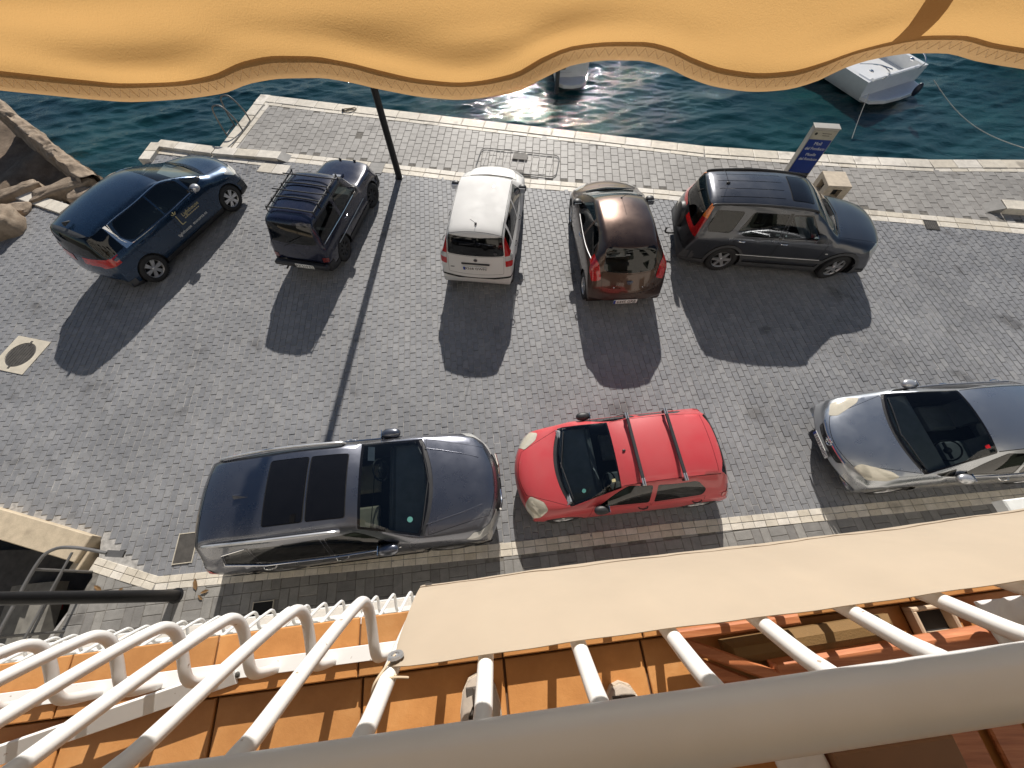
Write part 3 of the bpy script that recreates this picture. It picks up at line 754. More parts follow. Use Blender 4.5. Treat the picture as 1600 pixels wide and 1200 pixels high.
SP = base(3.54, .79, [(0, .50), (.04, .68), (.14, .80), (.35, .89), (.7, .97), (.82, 1.01), (.9, 1.05), (1.40, 1.43), (1.55, 1.49), (1.9, 1.53), (2.5, 1.54), (3.0, 1.515), (3.20, 1.48), (3.27, 1.43), (3.38, 1.02), (3.44, .85), (3.50, .66), (3.54, .52)],
          .84, 1.42, 3.15, .97, 1.0, .57, .64, arch=.345, wheels=(.68, 2.98, .29, .17), paint=PAINT['white'], cuts=cuts_panda, extra=extra_panda, rim='steel_wheel', bowf=.20, bowr=.10,
          mats={'chrome_strip': (MAT['gap'], .004), 'fog_lens': (MAT['clear_lens'], .008), 'cladding': (MAT['black_plastic'], .003)}, fglass='mid_glass')

# --- round bronze-brown hatchback
def cuts_ka(B):
    L = B.L
    B.bordered('T', windscreen_poly(.84, .66, 1.55, .55, .14), .03, 'windscreen', 'frit', nmin=.1)
    B.both(W([(1.20, .99), (2.18, .98), (2.20, 1.36), (1.70, 1.35)], .05), .015, 'front_window', 'trim')
    B.both(W([(2.26, .99), (2.98, 1.06), (2.72, 1.32), (2.26, 1.36)], .06), .015, 'rear_side_window', 'trim')
    B.bordered('B', W([(-.54, .97), (.54, .97), (.50, 1.36), (-.50, 1.36)], .10), .02, 'rear_window', 'frit', nmin=.05, rng3=(L - .75, L))
    for sg in (1, -1):
        B.cut('B', W([(sg * .56, .82), (sg * .74, .74), (sg * .80, .92), (sg * .72, 1.16), (sg * .62, 1.08)], .05), 'tail_light@%d' % sg, nmin=-.2, rng3=(L - .65, L))
    for v in 'RL': B.cut(v, [(-.1, 0), (L + .1, 0), (L + .1, .28), (-.1, .28)], 'cladding', nmin=-.2)
    for i, sg in enumerate((1, -1)): B.cut('T', W([(.18, sg * .36), (.55, sg * .56), (.62, sg * .72), (.40, sg * .76), (.22, sg * .62)], .03), 'headlight@%d' % i, nmin=.05)
    B.bordered('T', windscreen_poly(.26, .48, .76, .64, .12), .006, 'bonnet', 'seam', nmin=.3)
    B.both(W([(1.12, .32), (2.20, .32), (2.24, .70), (2.22, .96), (1.12, .96)], .02), .005, 'front_door', 'seam')
    B.bordered('B', W([(-.54, .60), (.54, .60), (.56, .955), (-.56, .955)], .05), .005, 'tailgate', 'seam', nmin=.05, rng3=(L - .7, L))
    B.cut('B', [(-.40, .34), (.40, .34), (.40, .40), (-.40, .40)], 'bumper', nmin=.05, rng3=(L - .6, L + .1))
def extra_ka(car, S, B, O):
    X = lambda x: S['L'] / 2 - x
    add_mirrors(car, S, B, MAT['black_plastic'], 1.28, 1.01, (.10, .10, .08), .07)
    handle(car, S, B, 2.10, .88, MAT['chrome'], .14)
    for sd in (1, -1): strip_on(car, 'window_moulding', MAT['dark_alloy'], smooth_path([(X(x), -sd * (B.wside(x, z) + .006), z) for x, z in ((1.2, .975), (1.7, .967), (2.2, .97), (2.6, .99), (2.98, 1.04))], 3), .010)
    wiper(car, S, B, .84, .55, .74, -.1); wiper(car, S, B, .74, 0, .82, -.55)
    b = MB().ellipsoid((X(1.72), 0, B.ztop(1.72, 0) + .008), (.035, .02, .015), 10, 6); b.tube([(X(1.72), 0, B.ztop(1.72, 0) + .015), (X(1.95), -.02, B.ztop(1.7, 0) + .26)], .0045, 5); b.build('roof_antenna', MAT['black_plastic'], car, True)
    xr = xrear(B, .80); e = MB().prism([(-.06, .035), (.06, .035), (.055, 0), (.03, -.035), (0, -.055), (-.03, -.035), (-.055, 0)], 0, .012)
    e.xform(Matrix.Translation((X(xr) - .003, 0, .83)) @ Matrix.Rotation(R(-90), 4, 'Z') @ Matrix.Rotation(R(90), 4, 'X')); e.build('boot_emblem', MAT['chrome'], car)
    for y, r in ((.30, .016), (-.29, .013)):
        MB().ellipsoid((X(xrear(B, .72, y)) - .008, y, .72), (.012, r, r), 8, 6).build('boot_badge', MAT['chrome'], car, True)
    add_plate(car, 'p', '6445 GRB', (X(S['L']) - .012, .02, .44), R(-90), R(0), .50, .11)
    for sg in (1, -1):
        for rr in (.05, .035):
            zz = .93; y = sg * .70; xx = xrear(B, zz, y * .8); pts = [(X(xx) - .035 + abs(math.cos(a)) * .0, -y + rr * math.cos(a) * .8, zz + rr * math.sin(a)) for a in [2 * math.pi * k / 16 for k in range(17)]]
SK = base(3.62, .83, [(0, .45), (.05, .63), (.18, .76), (.40, .87), (.72, .96), (.85, 1.01), (.95, 1.06), (1.5, 1.37), (1.7, 1.44), (2.0, 1.485), (2.4, 1.50), (2.8, 1.46), (3.0, 1.41), (3.08, 1.37), (3.32, 1.02), (3.42, .88), (3.55, .66), (3.62, .46)],
          .86, 1.55, 2.98, .96, 1.03, .53, .66, arch=.36, wheels=(.72, 3.02, .30, .185), paint=PAINT['brown'], cuts=cuts_ka, extra=extra_ka, spokes=(10, .018, .022, 'single'), bowf=.30, bowr=.22, cp=2.1, mats={'cladding': (MAT['black_plastic'], .003)})

# --- graphite compact off-roader seen side-on
def cuts_crv(B):
    L = B.L
    B.bordered('T', windscreen_poly(1.26, .70, 1.92, .60, .10), .03, 'windscreen', 'frit', nmin=.1)
    B.both(W([(1.60, 1.04), (2.44, 1.02), (2.44, 1.50), (2.02, 1.50)], .05), .03, 'front_window', 'trim')
    B.both(W([(2.52, 1.02), (3.30, 1.02), (3.46, 1.12), (3.28, 1.50), (2.52, 1.50)], [.03, .06, .04, .05, .03]), .02, 'rear_side_window', 'trim')
    B.both(W([(3.60, 1.06), (4.12, 1.06), (4.14, 1.20), (4.05, 1.48), (3.45, 1.50)], [.10, .05, .05, .05, .08]), .02, 'quarter_window', 'trim')
    for v in 'RL': B.cut(v, [(2.445, 1.0), (2.515, 1.0), (2.515, 1.52), (2.445, 1.52)], 'trim', nmin=.1)
    B.bordered('B', W([(-.64, 1.02), (.64, 1.02), (.56, 1.54), (-.56, 1.54)], .06), .02, 'rear_window', 'frit', nmin=.05, rng3=(L - .55, L))
    for v in 'RL':
        B.cut(v, W([(4.20, 1.30), (4.36, 1.30), (4.30, 1.54), (4.14, 1.54)], .01), 'tail_lens_top@' + v, nmin=.05)
        B.cut(v, W([(4.34, .92), (4.62, .92), (4.62, 1.30), (4.20, 1.30)], .01), 'tail_light@' + v, nmin=-.05)
        B.cut(v, W([(.02, .66), (.30, .68), (.42, .84), (.30, .90), (.0, .84)], .02), 'headlight@' + v, nmin=-.05)
        B.cut(v, [(-.1, 0), (L + .1, 0), (L + .1, .36), (-.1, .36)], 'cladding', nmin=-.2)
        B.cut(v, [(1.25, .46), (3.30, .46), (3.30, .56), (1.25, .56)], 'cladding', nmin=.2)
    B.cut('B', [(-.95, 0), (.95, 0), (.95, .58), (-.95, .58)], 'bumper', nmin=.05, rng3=(L - .6, L + .1))
    B.cut('F', [(-.45, .52), (.45, .52), (.45, .74), (-.45, .74)], 'grille', nmin=.1, rng3=(-.1, .5))
    B.bordered('T', windscreen_poly(.14, .60, 1.20, .70, .04), .006, 'bonnet', 'seam', nmin=.3)
    B.both([(1.40, .38), (2.46, .38), (2.46, 1.0), (1.40, 1.0)], .005, 'front_door', 'seam')
    B.both(W([(2.48, .38), (3.06, .38), (3.44, .86), (3.50, 1.0), (2.48, 1.0)], .02), .005, 'rear_door', 'seam')
    B.bordered('B', W([(-.64, .60), (.64, .60), (.66, 1.0), (-.66, 1.0)], .03), .005, 'tailgate', 'seam', nmin=.05, rng3=(L - .6, L))
    B.bordered('T', W([(2.02, -.42), (2.02, .42), (2.52, .42), (2.52, -.42)], .06), .02, 'sunroof', 'seam', nmin=.3, rng3=(1.4, 1.8))
    for y in (-.38, -.13, .13, .38): B.cut('T', [(2.66, y - .008), (4.02, y - .008), (4.02, y + .008), (2.66, y + .008)], 'roof_groove', nmin=.3, rng3=(1.4, 1.8))
def extra_crv(car, S, B, O):
    X = lambda x: S['L'] / 2 - x; bk = MAT['black_plastic']
    add_mirrors(car, S, B, MAT['grey_plastic'], 1.66, 1.08, (.11, .10, .09), .06)
    handle(car, S, B, 2.36, .93, MAT['chrome'], .17); handle(car, S, B, 3.30, .93, MAT['chrome'], .17)
    for sd in (1, -1):
        P = smooth_path([(X(1.95), -sd * .60, B.ztop(1.95, .60) + .0), (X(2.1), -sd * .60, B.ztop(2.1, .58) + .012), (X(3.1), -sd * .61, B.ztop(3.1, .6) + .018), (X(4.0), -sd * .59, B.ztop(4.0, .58) + .012), (X(4.18), -sd * .585, B.ztop(4.18, .57))], 4)
        MB().tube(P, .024, 8).build('roof_rail', bk, car, True)
    b = MB().ellipsoid((X(3.82), .04, B.ztop(3.82, 0) + .012), (.045, .03, .022), 10, 6); b.tube([(X(3.82), .04, B.ztop(3.82, 0) + .02), (X(4.02), .08, B.ztop(3.82, 0) + .28)], .0045, 5); b.build('roof_antenna', bk, car, True)
    wiper(car, S, B, 1.20, .62, 1.12, -.05); wiper(car, S, B, 1.12, .0, 1.2, -.6)
    strip_on(car, 'side_moulding', MAT['alloy'], [(X(1.35), -(B.wside(1.4, .56) + .012), .565), (X(2.4), -(B.wside(2.4, .56) + .012), .565), (X(3.25), -(B.wside(3.2, .56) + .012), .565)], .008)
    # spare wheel cover and tow hook on the back
    c = MB().lathe([(.001, .10), (.20, .10), (.26, .08), (.28, .03), (.28, 0)], 32, 'x'); c.xform(Matrix.Translation((X(S['L']) + .05, 0, .86)) @ Matrix.Rotation(R(180), 4, 'Z')); c.build('spare_wheel_cover', MAT['black_plastic'], car, True)
    t = MB().tube(smooth_path([(X(S['L']) + .2, -.05, .36), (X(S['L']) - .10, -.05, .34), (X(S['L']) - .17, -.05, .38), (X(S['L']) - .17, -.05, .44)], 4), .02, 8); t.ellipsoid((X(S['L']) - .17, -.05, .47), (.03, .03, .03), 10, 7); t.build('tow_hook', bk, car, True)
    MB().ellipsoid((X(1.30), -(B.wside(1.3, .74) + .004), .74), (.035, .008, .016), 8, 6).build('side_repeater', MAT['clear_lens'], car, True)
    MB().tube([(X(xrear(B, 1.5)) - .02, .0, 1.52), (X(xrear(B, 1.3)) - .025, .22, 1.30)], .008, 6).build('rear_wiper', bk, car)
SC = base(4.60, .89, [(0, .50), (.03, .74), (.12, .90), (.3, .96), (.9, 1.05), (1.2, 1.10), (1.3, 1.15), (1.8, 1.50), (1.95, 1.585), (2.2, 1.645), (2.9, 1.675), (3.8, 1.65), (4.15, 1.61), (4.24, 1.56), (4.40, 1.10), (4.47, .95), (4.55, .66), (4.60, .50)],
          1.24, 1.92, 4.12, 1.02, 1.04, .61, .74, arch=.395, clad_arch=.07, wheels=(.86, 3.48, .345, .22), paint=PAINT['grey'], cuts=cuts_crv, extra=extra_crv, bowf=.20, bowr=.10, cp=2.6, steer=14, spokes=(6, .04, .026, 'single'), rim='alloy',
          mats={'roof_groove': (PAINT['grey'], -.01), 'cladding': (MAT['grey_plastic'], .014)}, fglass='glass', sglass='mid_glass', rwglass='mid_glass')

# --- slate grey SUV with glass roof
def cuts_suv(B):
    L = B.L
    B.bordered('T', windscreen_poly(1.28, .76, 2.05, .62, .16), .035, 'windscreen', 'frit', nmin=.1)
    B.cut('T', windscreen_poly(1.22, .77, 1.285, .76, .16), 'cowl', nmin=.1)
    B.both(W([(1.55, 1.06), (2.52, 1.05), (2.52, 1.50), (2.10, 1.50)], .05), .02, 'front_window', 'trim')
    B.both(W([(2.58, 1.05), (3.56, 1.08), (3.56, 1.47), (2.58, 1.50)], .04), .02, 'rear_side_window', 'trim')
    B.both(W([(3.60, 1.09), (4.02, 1.16), (3.95, 1.36), (3.60, 1.46)], .04), .015, 'quarter_window', 'trim')
    for v in 'RL':
        for (a_, b_) in ((2.525, 2.575), (3.563, 3.598)): B.cut(v, [(a_, 1.06), (b_, 1.06), (b_, 1.48), (a_, 1.48)], 'trim', nmin=.1)
    B.bordered('B', W([(-.62, 1.08), (.62, 1.08), (.56, 1.50), (-.56, 1.50)], .06), .02, 'rear_window', 'frit', nmin=.05, rng3=(L - .55, L))
    for v in 'RL':
        B.cut(v, W([(4.22, .96), (4.70, .90), (4.70, 1.06), (4.30, 1.06)], .02), 'tail_light@' + v, nmin=-.05)
        B.cut(v, W([(.10, .66), (.30, .70), (.62, .88), (.50, .92), (.12, .80)], .02), 'headlight@' + v, nmin=-.05)
        B.cut(v, [(-.1, 0), (L + .1, 0), (L + .1, .36), (-.1, .36)], 'cladding', nmin=-.2)
    for sg in (1, -1): B.cut('B', W([(sg * .50, .98), (sg * .80, .94), (sg * .84, 1.04), (sg * .52, 1.06)], .02), 'tail_light@%d' % sg, nmin=-.05, rng3=(L - .5, L))
    B.cut('F', [(-.42, .50), (.42, .50), (.50, .80), (-.50, .80)], 'grille', nmin=.1, rng3=(-.1, .5))
    B.bordered('T', windscreen_poly(.24, .56, 1.16, .76, .14), .006, 'bonnet', 'seam', nmin=.3)
    B.both([(1.45, .38), (2.55, .38), (2.55, 1.03), (1.45, 1.03)], .005, 'front_door', 'seam')
    B.both(W([(2.57, .38), (3.28, .40), (3.62, .85), (3.62, 1.06), (2.57, 1.03)], .02), .005, 'rear_door', 'seam')
    B.bordered('T', W([(2.20, -.47), (2.20, .47), (2.735, .47), (2.735, -.47)], .05), .012, 'sunroof@1', 'seam', nmin=.3, rng3=(1.4, 1.9))
    B.bordered('T', W([(2.755, -.47), (2.755, .47), (3.32, .47), (3.32, -.47)], .05), .012, 'sunroof@2', 'seam', nmin=.3, rng3=(1.4, 1.9))
    B.cut('T', [(4.22, -.6), (4.22, .6), (4.228, .6), (4.228, -.6)], 'seam', nmin=.2, rng3=(1.3, 1.9))
def extra_suv(car, S, B, O):
    X = lambda x: S['L'] / 2 - x; bk = MAT['black_plastic']
    add_mirrors(car, S, B, PAINT['slate'], 1.72, 1.12, (.16, .09, .075), .07)
    handle(car, S, B, 2.44, .96, MAT['chrome'], .18); handle(car, S, B, 3.48, .98, MAT['chrome'], .18)
    for sd in (1, -1):
        P = smooth_path([(X(2.28), -sd * .64, B.ztop(2.28, .60) - .02), (X(2.42), -sd * .645, B.ztop(2.42, .60) + .03), (X(3.3), -sd * .645, B.ztop(3.3, .60) + .04), (X(4.0), -sd * .62, B.ztop(4.0, .58) + .02), (X(4.15), -sd * .61, B.ztop(4.15, .58) - .02)], 4)
        MB().tube(P, .022, 8).build('roof_rail', MAT['alloy'], car, True)
        pts = [(1.56, 1.045), (2.5, 1.03), (3.5, 1.06), (4.04, 1.15), (3.97, 1.37), (3.60, 1.48)]
        strip_on(car, 'window_moulding', MAT['chrome'], [(X(x), -sd * (B.wside(x, z) + .005), z) for x, z in pts], .011)
    b = MB().add([loc_pt(S, 3.55, -.03, B.ztop(3.55, 0)), loc_pt(S, 3.76, -.035, B.ztop(3.76, 0)), loc_pt(S, 3.76, .035, B.ztop(3.76, 0)), loc_pt(S, 3.55, .03, B.ztop(3.55, 0)), loc_pt(S, 3.74, 0, B.ztop(3.74, 0) + .075)], [(0, 1, 4), (1, 2, 4), (2, 3, 4), (3, 0, 4)])
    b.build('roof_antenna', PAINT['slate'], car)
    wiper(car, S, B, 1.24, .68, 1.12, -.1); wiper(car, S, B, 1.12, -.02, 1.22, -.68)
    for sd in (1, -1):   # chrome grille wings and bonnet creases
        P = smooth_path([(X(.02), -sd * .10, .56), (X(.02), -sd * .30, .62), (X(.05), -sd * .46, .80)], 4); MB().tube(P, .018, 6).build('grille_bar', MAT['chrome'], car, True)
        P = [(X(x) - B.dx(x, y), -sd * y, B.ztop(x, y) + .002) for x, y in ((.30, .38), (.6, .47), (.9, .54), (1.18, .60))]; MB().tube(P, .007, 6).build('bonnet_crease', PAINT['slate'], car, True)
        P = [(X(.06 + .05 * k) - B.dx(.06, .6), -sd * (.55 + .06 * k), .56 - .03 * k) for k in range(4)]; MB().tube(P, .014, 6).build('bumper_trim', MAT['chrome'], car, True)
    MB().tube(smooth_path([(X(2.02), -.55, 1.06), (X(2.0), 0, 1.05), (X(2.0), .4, 1.05)], 3), .006, 5).build('sunshade_clip', bk, car)
    xs, ys = 1.40, .52; MB().lathe([(.001, .003), (.042, .003)], 16, 'z').xform(Matrix.Translation((X(xs), -ys, B.ztop(xs, ys) + .004)) @ Matrix.Rotation(R(28), 4, 'Y')).build('window_sticker', MAT['sticker_green'], car)
    MB().box((0, 0, 0), (.10, .22, .004)).xform(Matrix.Translation((X(1.92), .47, B.ztop(1.92, .47) - .03)) @ Matrix.Rotation(R(28), 4, 'Y')).build('document', MAT['sticker_white'], car)
SU = base(4.66, .915, [(0, .50), (.04, .76), (.14, .90), (.35, .98), (.9, 1.07), (1.22, 1.12), (1.34, 1.17), (1.9, 1.52), (2.1, 1.61), (2.4, 1.675), (3.0, 1.70), (3.8, 1.665), (4.25, 1.59), (4.33, 1.53), (4.50, 1.10), (4.56, .95), (4.62, .66), (4.66, .50)],
          1.26, 2.05, 4.2, 1.05, 1.12, .62, .78, arch=.40, clad_arch=.05, wheels=(.92, 3.63, .355, .22), paint=PAINT['slate'], cuts=cuts_suv, extra=extra_suv, bowf=.30, bowr=.16, spokes=(5, .045, .04, 'double'), rim='dark_alloy',
          seats='seat_beige', sglass='dark_glass', mats={'cladding': (MAT['black_plastic'], .012), 'quarter_window': (MAT['mid_glass'], -.002)})

# --- red hatchback with roof bars
def cuts_red(B):
    L = B.L
    B.bordered('T', windscreen_poly(.92, .70, 1.66, .57, .17), .025, 'windscreen', 'frit', nmin=.1)
    B.cut('T', windscreen_poly(.86, .70, .925, .70, .17), 'cowl', nmin=.1)
    B.both(W([(1.28, .97), (2.16, .96), (2.16, 1.36), (1.78, 1.36)], .05), .018, 'front_window', 'trim')
    B.both(W([(2.24, .96), (3.06, .99), (3.10, 1.12), (2.90, 1.33), (2.24, 1.36)], [.03, .06, .06, .08, .03]), .018, 'rear_side_window', 'trim')
    B.bordered('B', W([(-.58, .98), (.58, .98), (.52, 1.36), (-.52, 1.36)], .06), .02, 'rear_window', 'frit', nmin=.05, rng3=(L - .65, L))
    for i, sg in enumerate((1, -1)):
        B.cut('T', W([(.12, sg * .52), (.22, sg * .42), (.44, sg * .56), (.50, sg * .70), (.36, sg * .78), (.20, sg * .74)], .04), 'headlight@%d' % i, nmin=.05)
        B.cut('B', W([(sg * .60, .72), (sg * .80, .72), (sg * .80, .98), (sg * .62, .98)], .03), 'tail_light@%d' % i, nmin=-.05, rng3=(L - .5, L))
    for v in 'RL': B.cut(v, [(-.1, 0), (L + .1, 0), (L + .1, .27), (-.1, .27)], 'cladding', nmin=-.2)
    B.cut('F', [(-.35, .40), (.35, .40), (.35, .46), (-.35, .46)], 'grille', nmin=.1, rng3=(-.1, .4))
    B.bordered('T', windscreen_poly(.16, .40, .82, .68, .10), .007, 'bonnet', 'seam', nmin=.3)
    B.both([(1.20, .30), (2.19, .30), (2.19, .94), (1.20, .94)], .005, 'front_door', 'seam')
    B.both(W([(2.21, .30), (2.86, .32), (3.12, .70), (3.12, .97), (2.21, .94)], .02), .005, 'rear_door', 'seam')
    for sg in (1, -1): B.cut('T', [(1.70, sg * .545), (3.3, sg * .525), (3.3, sg * .533), (1.70, sg * .553)], 'seam', nmin=.3, rng3=(1.2, 1.7))
    B.cut('T', [(3.26, -.5), (3.26, .5), (3.267, .5), (3.267, -.5)], 'seam', nmin=.2, rng3=(1.2, 1.7))
def extra_red(car, S, B, O):
    X = lambda x: S['L'] / 2 - x; bk = MAT['black_plastic']
    add_mirrors(car, S, B, bk, 1.34, 1.0, (.13, .075, .07), .08)
    handle(car, S, B, 2.08, .84, bk, .16); handle(car, S, B, 3.0, .86, bk, .16)
    wiper(car, S, B, .94, .60, .80, -.05); wiper(car, S, B, .80, .05, .92, -.6)
    for x in (1.96, 2.62):
        z = B.ztop(x, 0) + .075; o = MB().box((X(x), 0, z), (.055, 1.02, .03), 0, .008).build('roof_bar', bk, car)
        for sd in (1, -1):
            MB().box((X(x), sd * .56, z), (.055, .12, .034), 0, .008).build('bar_end_cover', MAT['alloy'], o)
            MB().box((X(x), sd * .585, z - .06), (.05, .035, .12), 0, .008).build('bar_foot', bk, o)
            MB().box((X(x), sd * .56, z + .018), (.012, .12, .004)).build('bar_slot', MAT['gap'], o)
    MB().ellipsoid((X(1.80), 0, B.ztop(1.8, 0) + .01), (.03, .02, .015), 10, 6).build('antenna_base', bk, car, True)
    MB().tube([(X(3.50), .30, 1.20), (X(3.46) - .0, -.05, 1.26)], .009, 6).build('rear_wiper', bk, car)
    for (xs, ys, r, m) in ((1.10, -.50, .035, 'sticker_green'),): MB().lathe([(.001, .003), (r, .003)], 14, 'z').xform(Matrix.Translation((X(xs), -ys, B.ztop(xs, ys) + .006)) @ Matrix.Rotation(R(28), 4, 'Y')).build('window_sticker', MAT[m], car)
    MB().box((0, 0, 0), (.06, .05, .003)).xform(Matrix.Translation((X(1.56), .44, B.ztop(1.56, -.44) + .004)) @ Matrix.Rotation(R(28), 4, 'Y')).build('window_sticker', MAT['sticker_gold'], car)
    MB().box((X(.80) , 0, .94), (.3, .02, .01)).v
SR = base(3.88, .835, [(0, .46), (.05, .62), (.16, .72), (.4, .81), (.8, .92), (.93, .98), (1.02, 1.03), (1.6, 1.36), (1.8, 1.43), (2.1, 1.48), (2.5, 1.495), (3.0, 1.465), (3.3, 1.42), (3.42, 1.36), (3.62, 1.00), (3.70, .88), (3.82, .64), (3.88, .48)],
          .92, 1.66, 3.25, .945, .98, .55, .70, arch=.355, wheels=(.78, 3.26, .295, .185), paint=PAINT['red'], cuts=cuts_red, extra=extra_red, bowf=.30, bowr=.16, spokes=(9, .02, .02, 'single'), rim='alloy',
          mats={'headlight': (MAT['yellow_lens'], .004), 'cladding': (PAINT['red'], .002)}, fglass='mid_glass', sglass='mid_glass')

# --- silver grey car at the right edge
def cuts_sil(B):
    L = B.L
    B.bordered('T', windscreen_poly(1.18, .76, 2.08, .58, .17), .03, 'windscreen', 'frit', nmin=.1)
    B.cut('T', windscreen_poly(1.13, .76, 1.185, .76, .17), 'cowl', nmin=.1)
    B.both(W([(1.62, 1.0), (2.60, .98), (2.60, 1.36), (2.25, 1.36)], .04), .018, 'front_window', 'trim')
    B.both(W([(1.28, .99), (1.56, .985), (1.56, 1.10)], .02), .012, 'quarter_window', 'trim')
    B.both(W([(2.66, .98), (3.60, 1.02), (3.40, 1.32), (2.66, 1.36)], .06), .018, 'rear_side_window', 'trim')
    B.bordered('B', W([(-.58, 1.0), (.58, 1.0), (.5, 1.36), (-.5, 1.36)], .06), .02, 'rear_window', 'frit', nmin=.05, rng3=(L - .7, L))
    for i, sg in enumerate((1, -1)):
        B.cut('T', W([(.20, sg * .50), (.30, sg * .46), (.70, sg * .66), (.78, sg * .76), (.60, sg * .80), (.34, sg * .74)], .04), 'headlight@%d' % i, nmin=.05)
        B.cut('B', W([(sg * .58, .76), (sg * .82, .76), (sg * .82, .98), (sg * .60, .98)], .03), 'tail_light@%d' % i, nmin=-.05, rng3=(L - .5, L))
        B.cut('F', W([(sg * .52, .30), (sg * .76, .30), (sg * .74, .40), (sg * .56, .38)], .02), 'fog_lens@%d' % i, nmin=.05, rng3=(-.1, .6))
    for v in 'RL': B.cut(v, [(-.1, 0), (L + .1, 0), (L + .1, .27), (-.1, .27)], 'cladding', nmin=-.2)
    B.cut('F', W([(-.36, .545), (.36, .545), (.42, .66), (-.42, .66)], .03), 'grille', nmin=.02, rng3=(-.1, .5))
    B.cut('F', W([(-.42, .30), (.42, .30), (.46, .40), (-.46, .40)], .03), 'grille', nmin=.02, rng3=(-.1, .5))
    B.bordered('T', windscreen_poly(.20, .48, 1.10, .74, .12), .007, 'bonnet', 'seam', nmin=.3)
    B.both([(1.46, .30), (2.62, .30), (2.62, .96), (1.46, .96)], .005, 'front_door', 'seam')
    B.both(W([(2.64, .30), (3.28, .32), (3.62, .70), (3.62, 1.0), (2.64, .96)], .02), .005, 'rear_door', 'seam')
    for sg in (1, -1): B.cut('T', [(2.1, sg * .555), (3.8, sg * .535), (3.8, sg * .547), (2.1, sg * .567)], 'seam', nmin=.3, rng3=(1.2, 1.7))
def extra_sil(car, S, B, O):
    X = lambda x: S['L'] / 2 - x; bk = MAT['black_plastic']
    add_mirrors(car, S, B, MAT['alloy'], 1.66, 1.02, (.13, .09, .07), .08)
    handle(car, S, B, 2.52, .86, MAT['chrome'], .18); handle(car, S, B, 3.5, .88, MAT['chrome'], .18)
    wiper(car, S, B, 1.18, .66, 1.05, -.08); wiper(car, S, B, 1.05, 0, 1.16, -.66)
    P = smooth_path([(X(.05) - B.dx(.05, y) + .012, -y, .675) for y in (-.42, -.2, 0, .2, .42)], 3); MB().tube(P, .024, 8).build('grille_bar', MAT['chrome'], car, True)
    for z in (.57, .60, .63): MB().tube([(X(.03) - B.dx(.03, y) + .004, -y, z) for y in (-.36, -.18, 0, .18, .36)], .006, 5).build('grille_slat', MAT['grey_plastic'], car)
    pts = [(X(.03) + .035, .062 * math.cos(a), .685 + .062 * math.sin(a)) for a in [2 * math.pi * k / 20 for k in range(21)]]
    e = MB().tube(pts, .012, 6, False).build('bonnet_emblem', MAT['chrome'], car, True)
    MB().tube([(X(.03) + .035, .09, .70), (X(.03) + .036, -.01, .695), (X(.03) + .036, .01, .675), (X(.03) + .035, -.09, .67)], .009, 5).build('emblem_bolt', MAT['chrome'], e)
    add_plate(car, 'p', '1035 HDC', (X(0) + .012, -.02, .475), R(90), R(-8), .52, .11)
    MB().box((0, 0, 0), (.06, .06, .003)).xform(Matrix.Translation((X(1.98), .46, B.ztop(1.98, .46) + .003)) @ Matrix.Rotation(R(25), 4, 'Y')).build('window_sticker', MAT['red_lens'], car)
    for sd in (1, -1): strip_on(car, 'window_moulding', MAT['alloy'], smooth_path([(X(x), -sd * (B.wside(x, z) + .004), z) for x, z in ((1.3, .975), (2.0, .965), (2.7, .965), (3.6, 1.0))], 3), .010)
SS = base(4.42, .905, [(0, .46), (.05, .64), (.16, .74), (.45, .85), (.95, .95), (1.18, 1.01), (1.3, 1.06), (1.9, 1.36), (2.1, 1.43), (2.4, 1.48), (2.8, 1.50), (3.4, 1.46), (3.8, 1.38), (3.95, 1.32), (4.15, 1.02), (4.25, .9), (4.36, .64), (4.42, .48)],
          1.18, 2.1, 3.75, .965, 1.0, .56, .76, arch=.375, wheels=(.95, 3.63, .325, .21), paint=PAINT['silver'], cuts=cuts_sil, extra=extra_sil, bowf=.34, bowr=.16, rim='alloy', spokes=(7, .025, .025, 'double'),
          mats={'headlight': (MAT['yellow_lens'], .004), 'cladding': (PAINT['silver'], .002), 'grille': (MAT['black_plastic'], -.008)}, fglass='mid_glass')

CARS = [
    ('people_carrier', SB, 'dark blue people carrier with gold lettering on its door, by the ladder', 'car', (-8.36, 8.24), 66.5, .925, 1.04),
    ('off_roader', SN, 'navy boxy off-roader with black roof rack beside the lamp post', 'car', (-4.36, 8.24), 78.5, .87),
    ('small_hatchback', SP, 'small white hatchback with red tail lights', 'car', (-0.52, 7.80), 83.0, 1.0),
    ('hatchback', SK, 'rounded bronze brown hatchback between the white car and the graphite SUV', 'car', (2.38, 7.20), 92.0, 1.0, 1.03),
    ('compact_suv', SC, 'graphite grey SUV parked side-on in front of the blue sign', 'car', (6.02, 7.28), -7.1, .94, 1.055),
    ('estate_suv', SU, 'slate grey SUV with black glass roof panels and silver roof rails', 'car', (-2.46, 1.34), 5.9, .97),
    ('red_hatchback', SR, 'faded red hatchback with two roof bars', 'car', (1.80, 1.86), 185.2, .92),
    ('silver_car', SS, 'silver grey car cut off by the right edge of the picture', 'car', (7.42, 2.26), 183.0, .925)]
for a in CARS: make_car(*a)

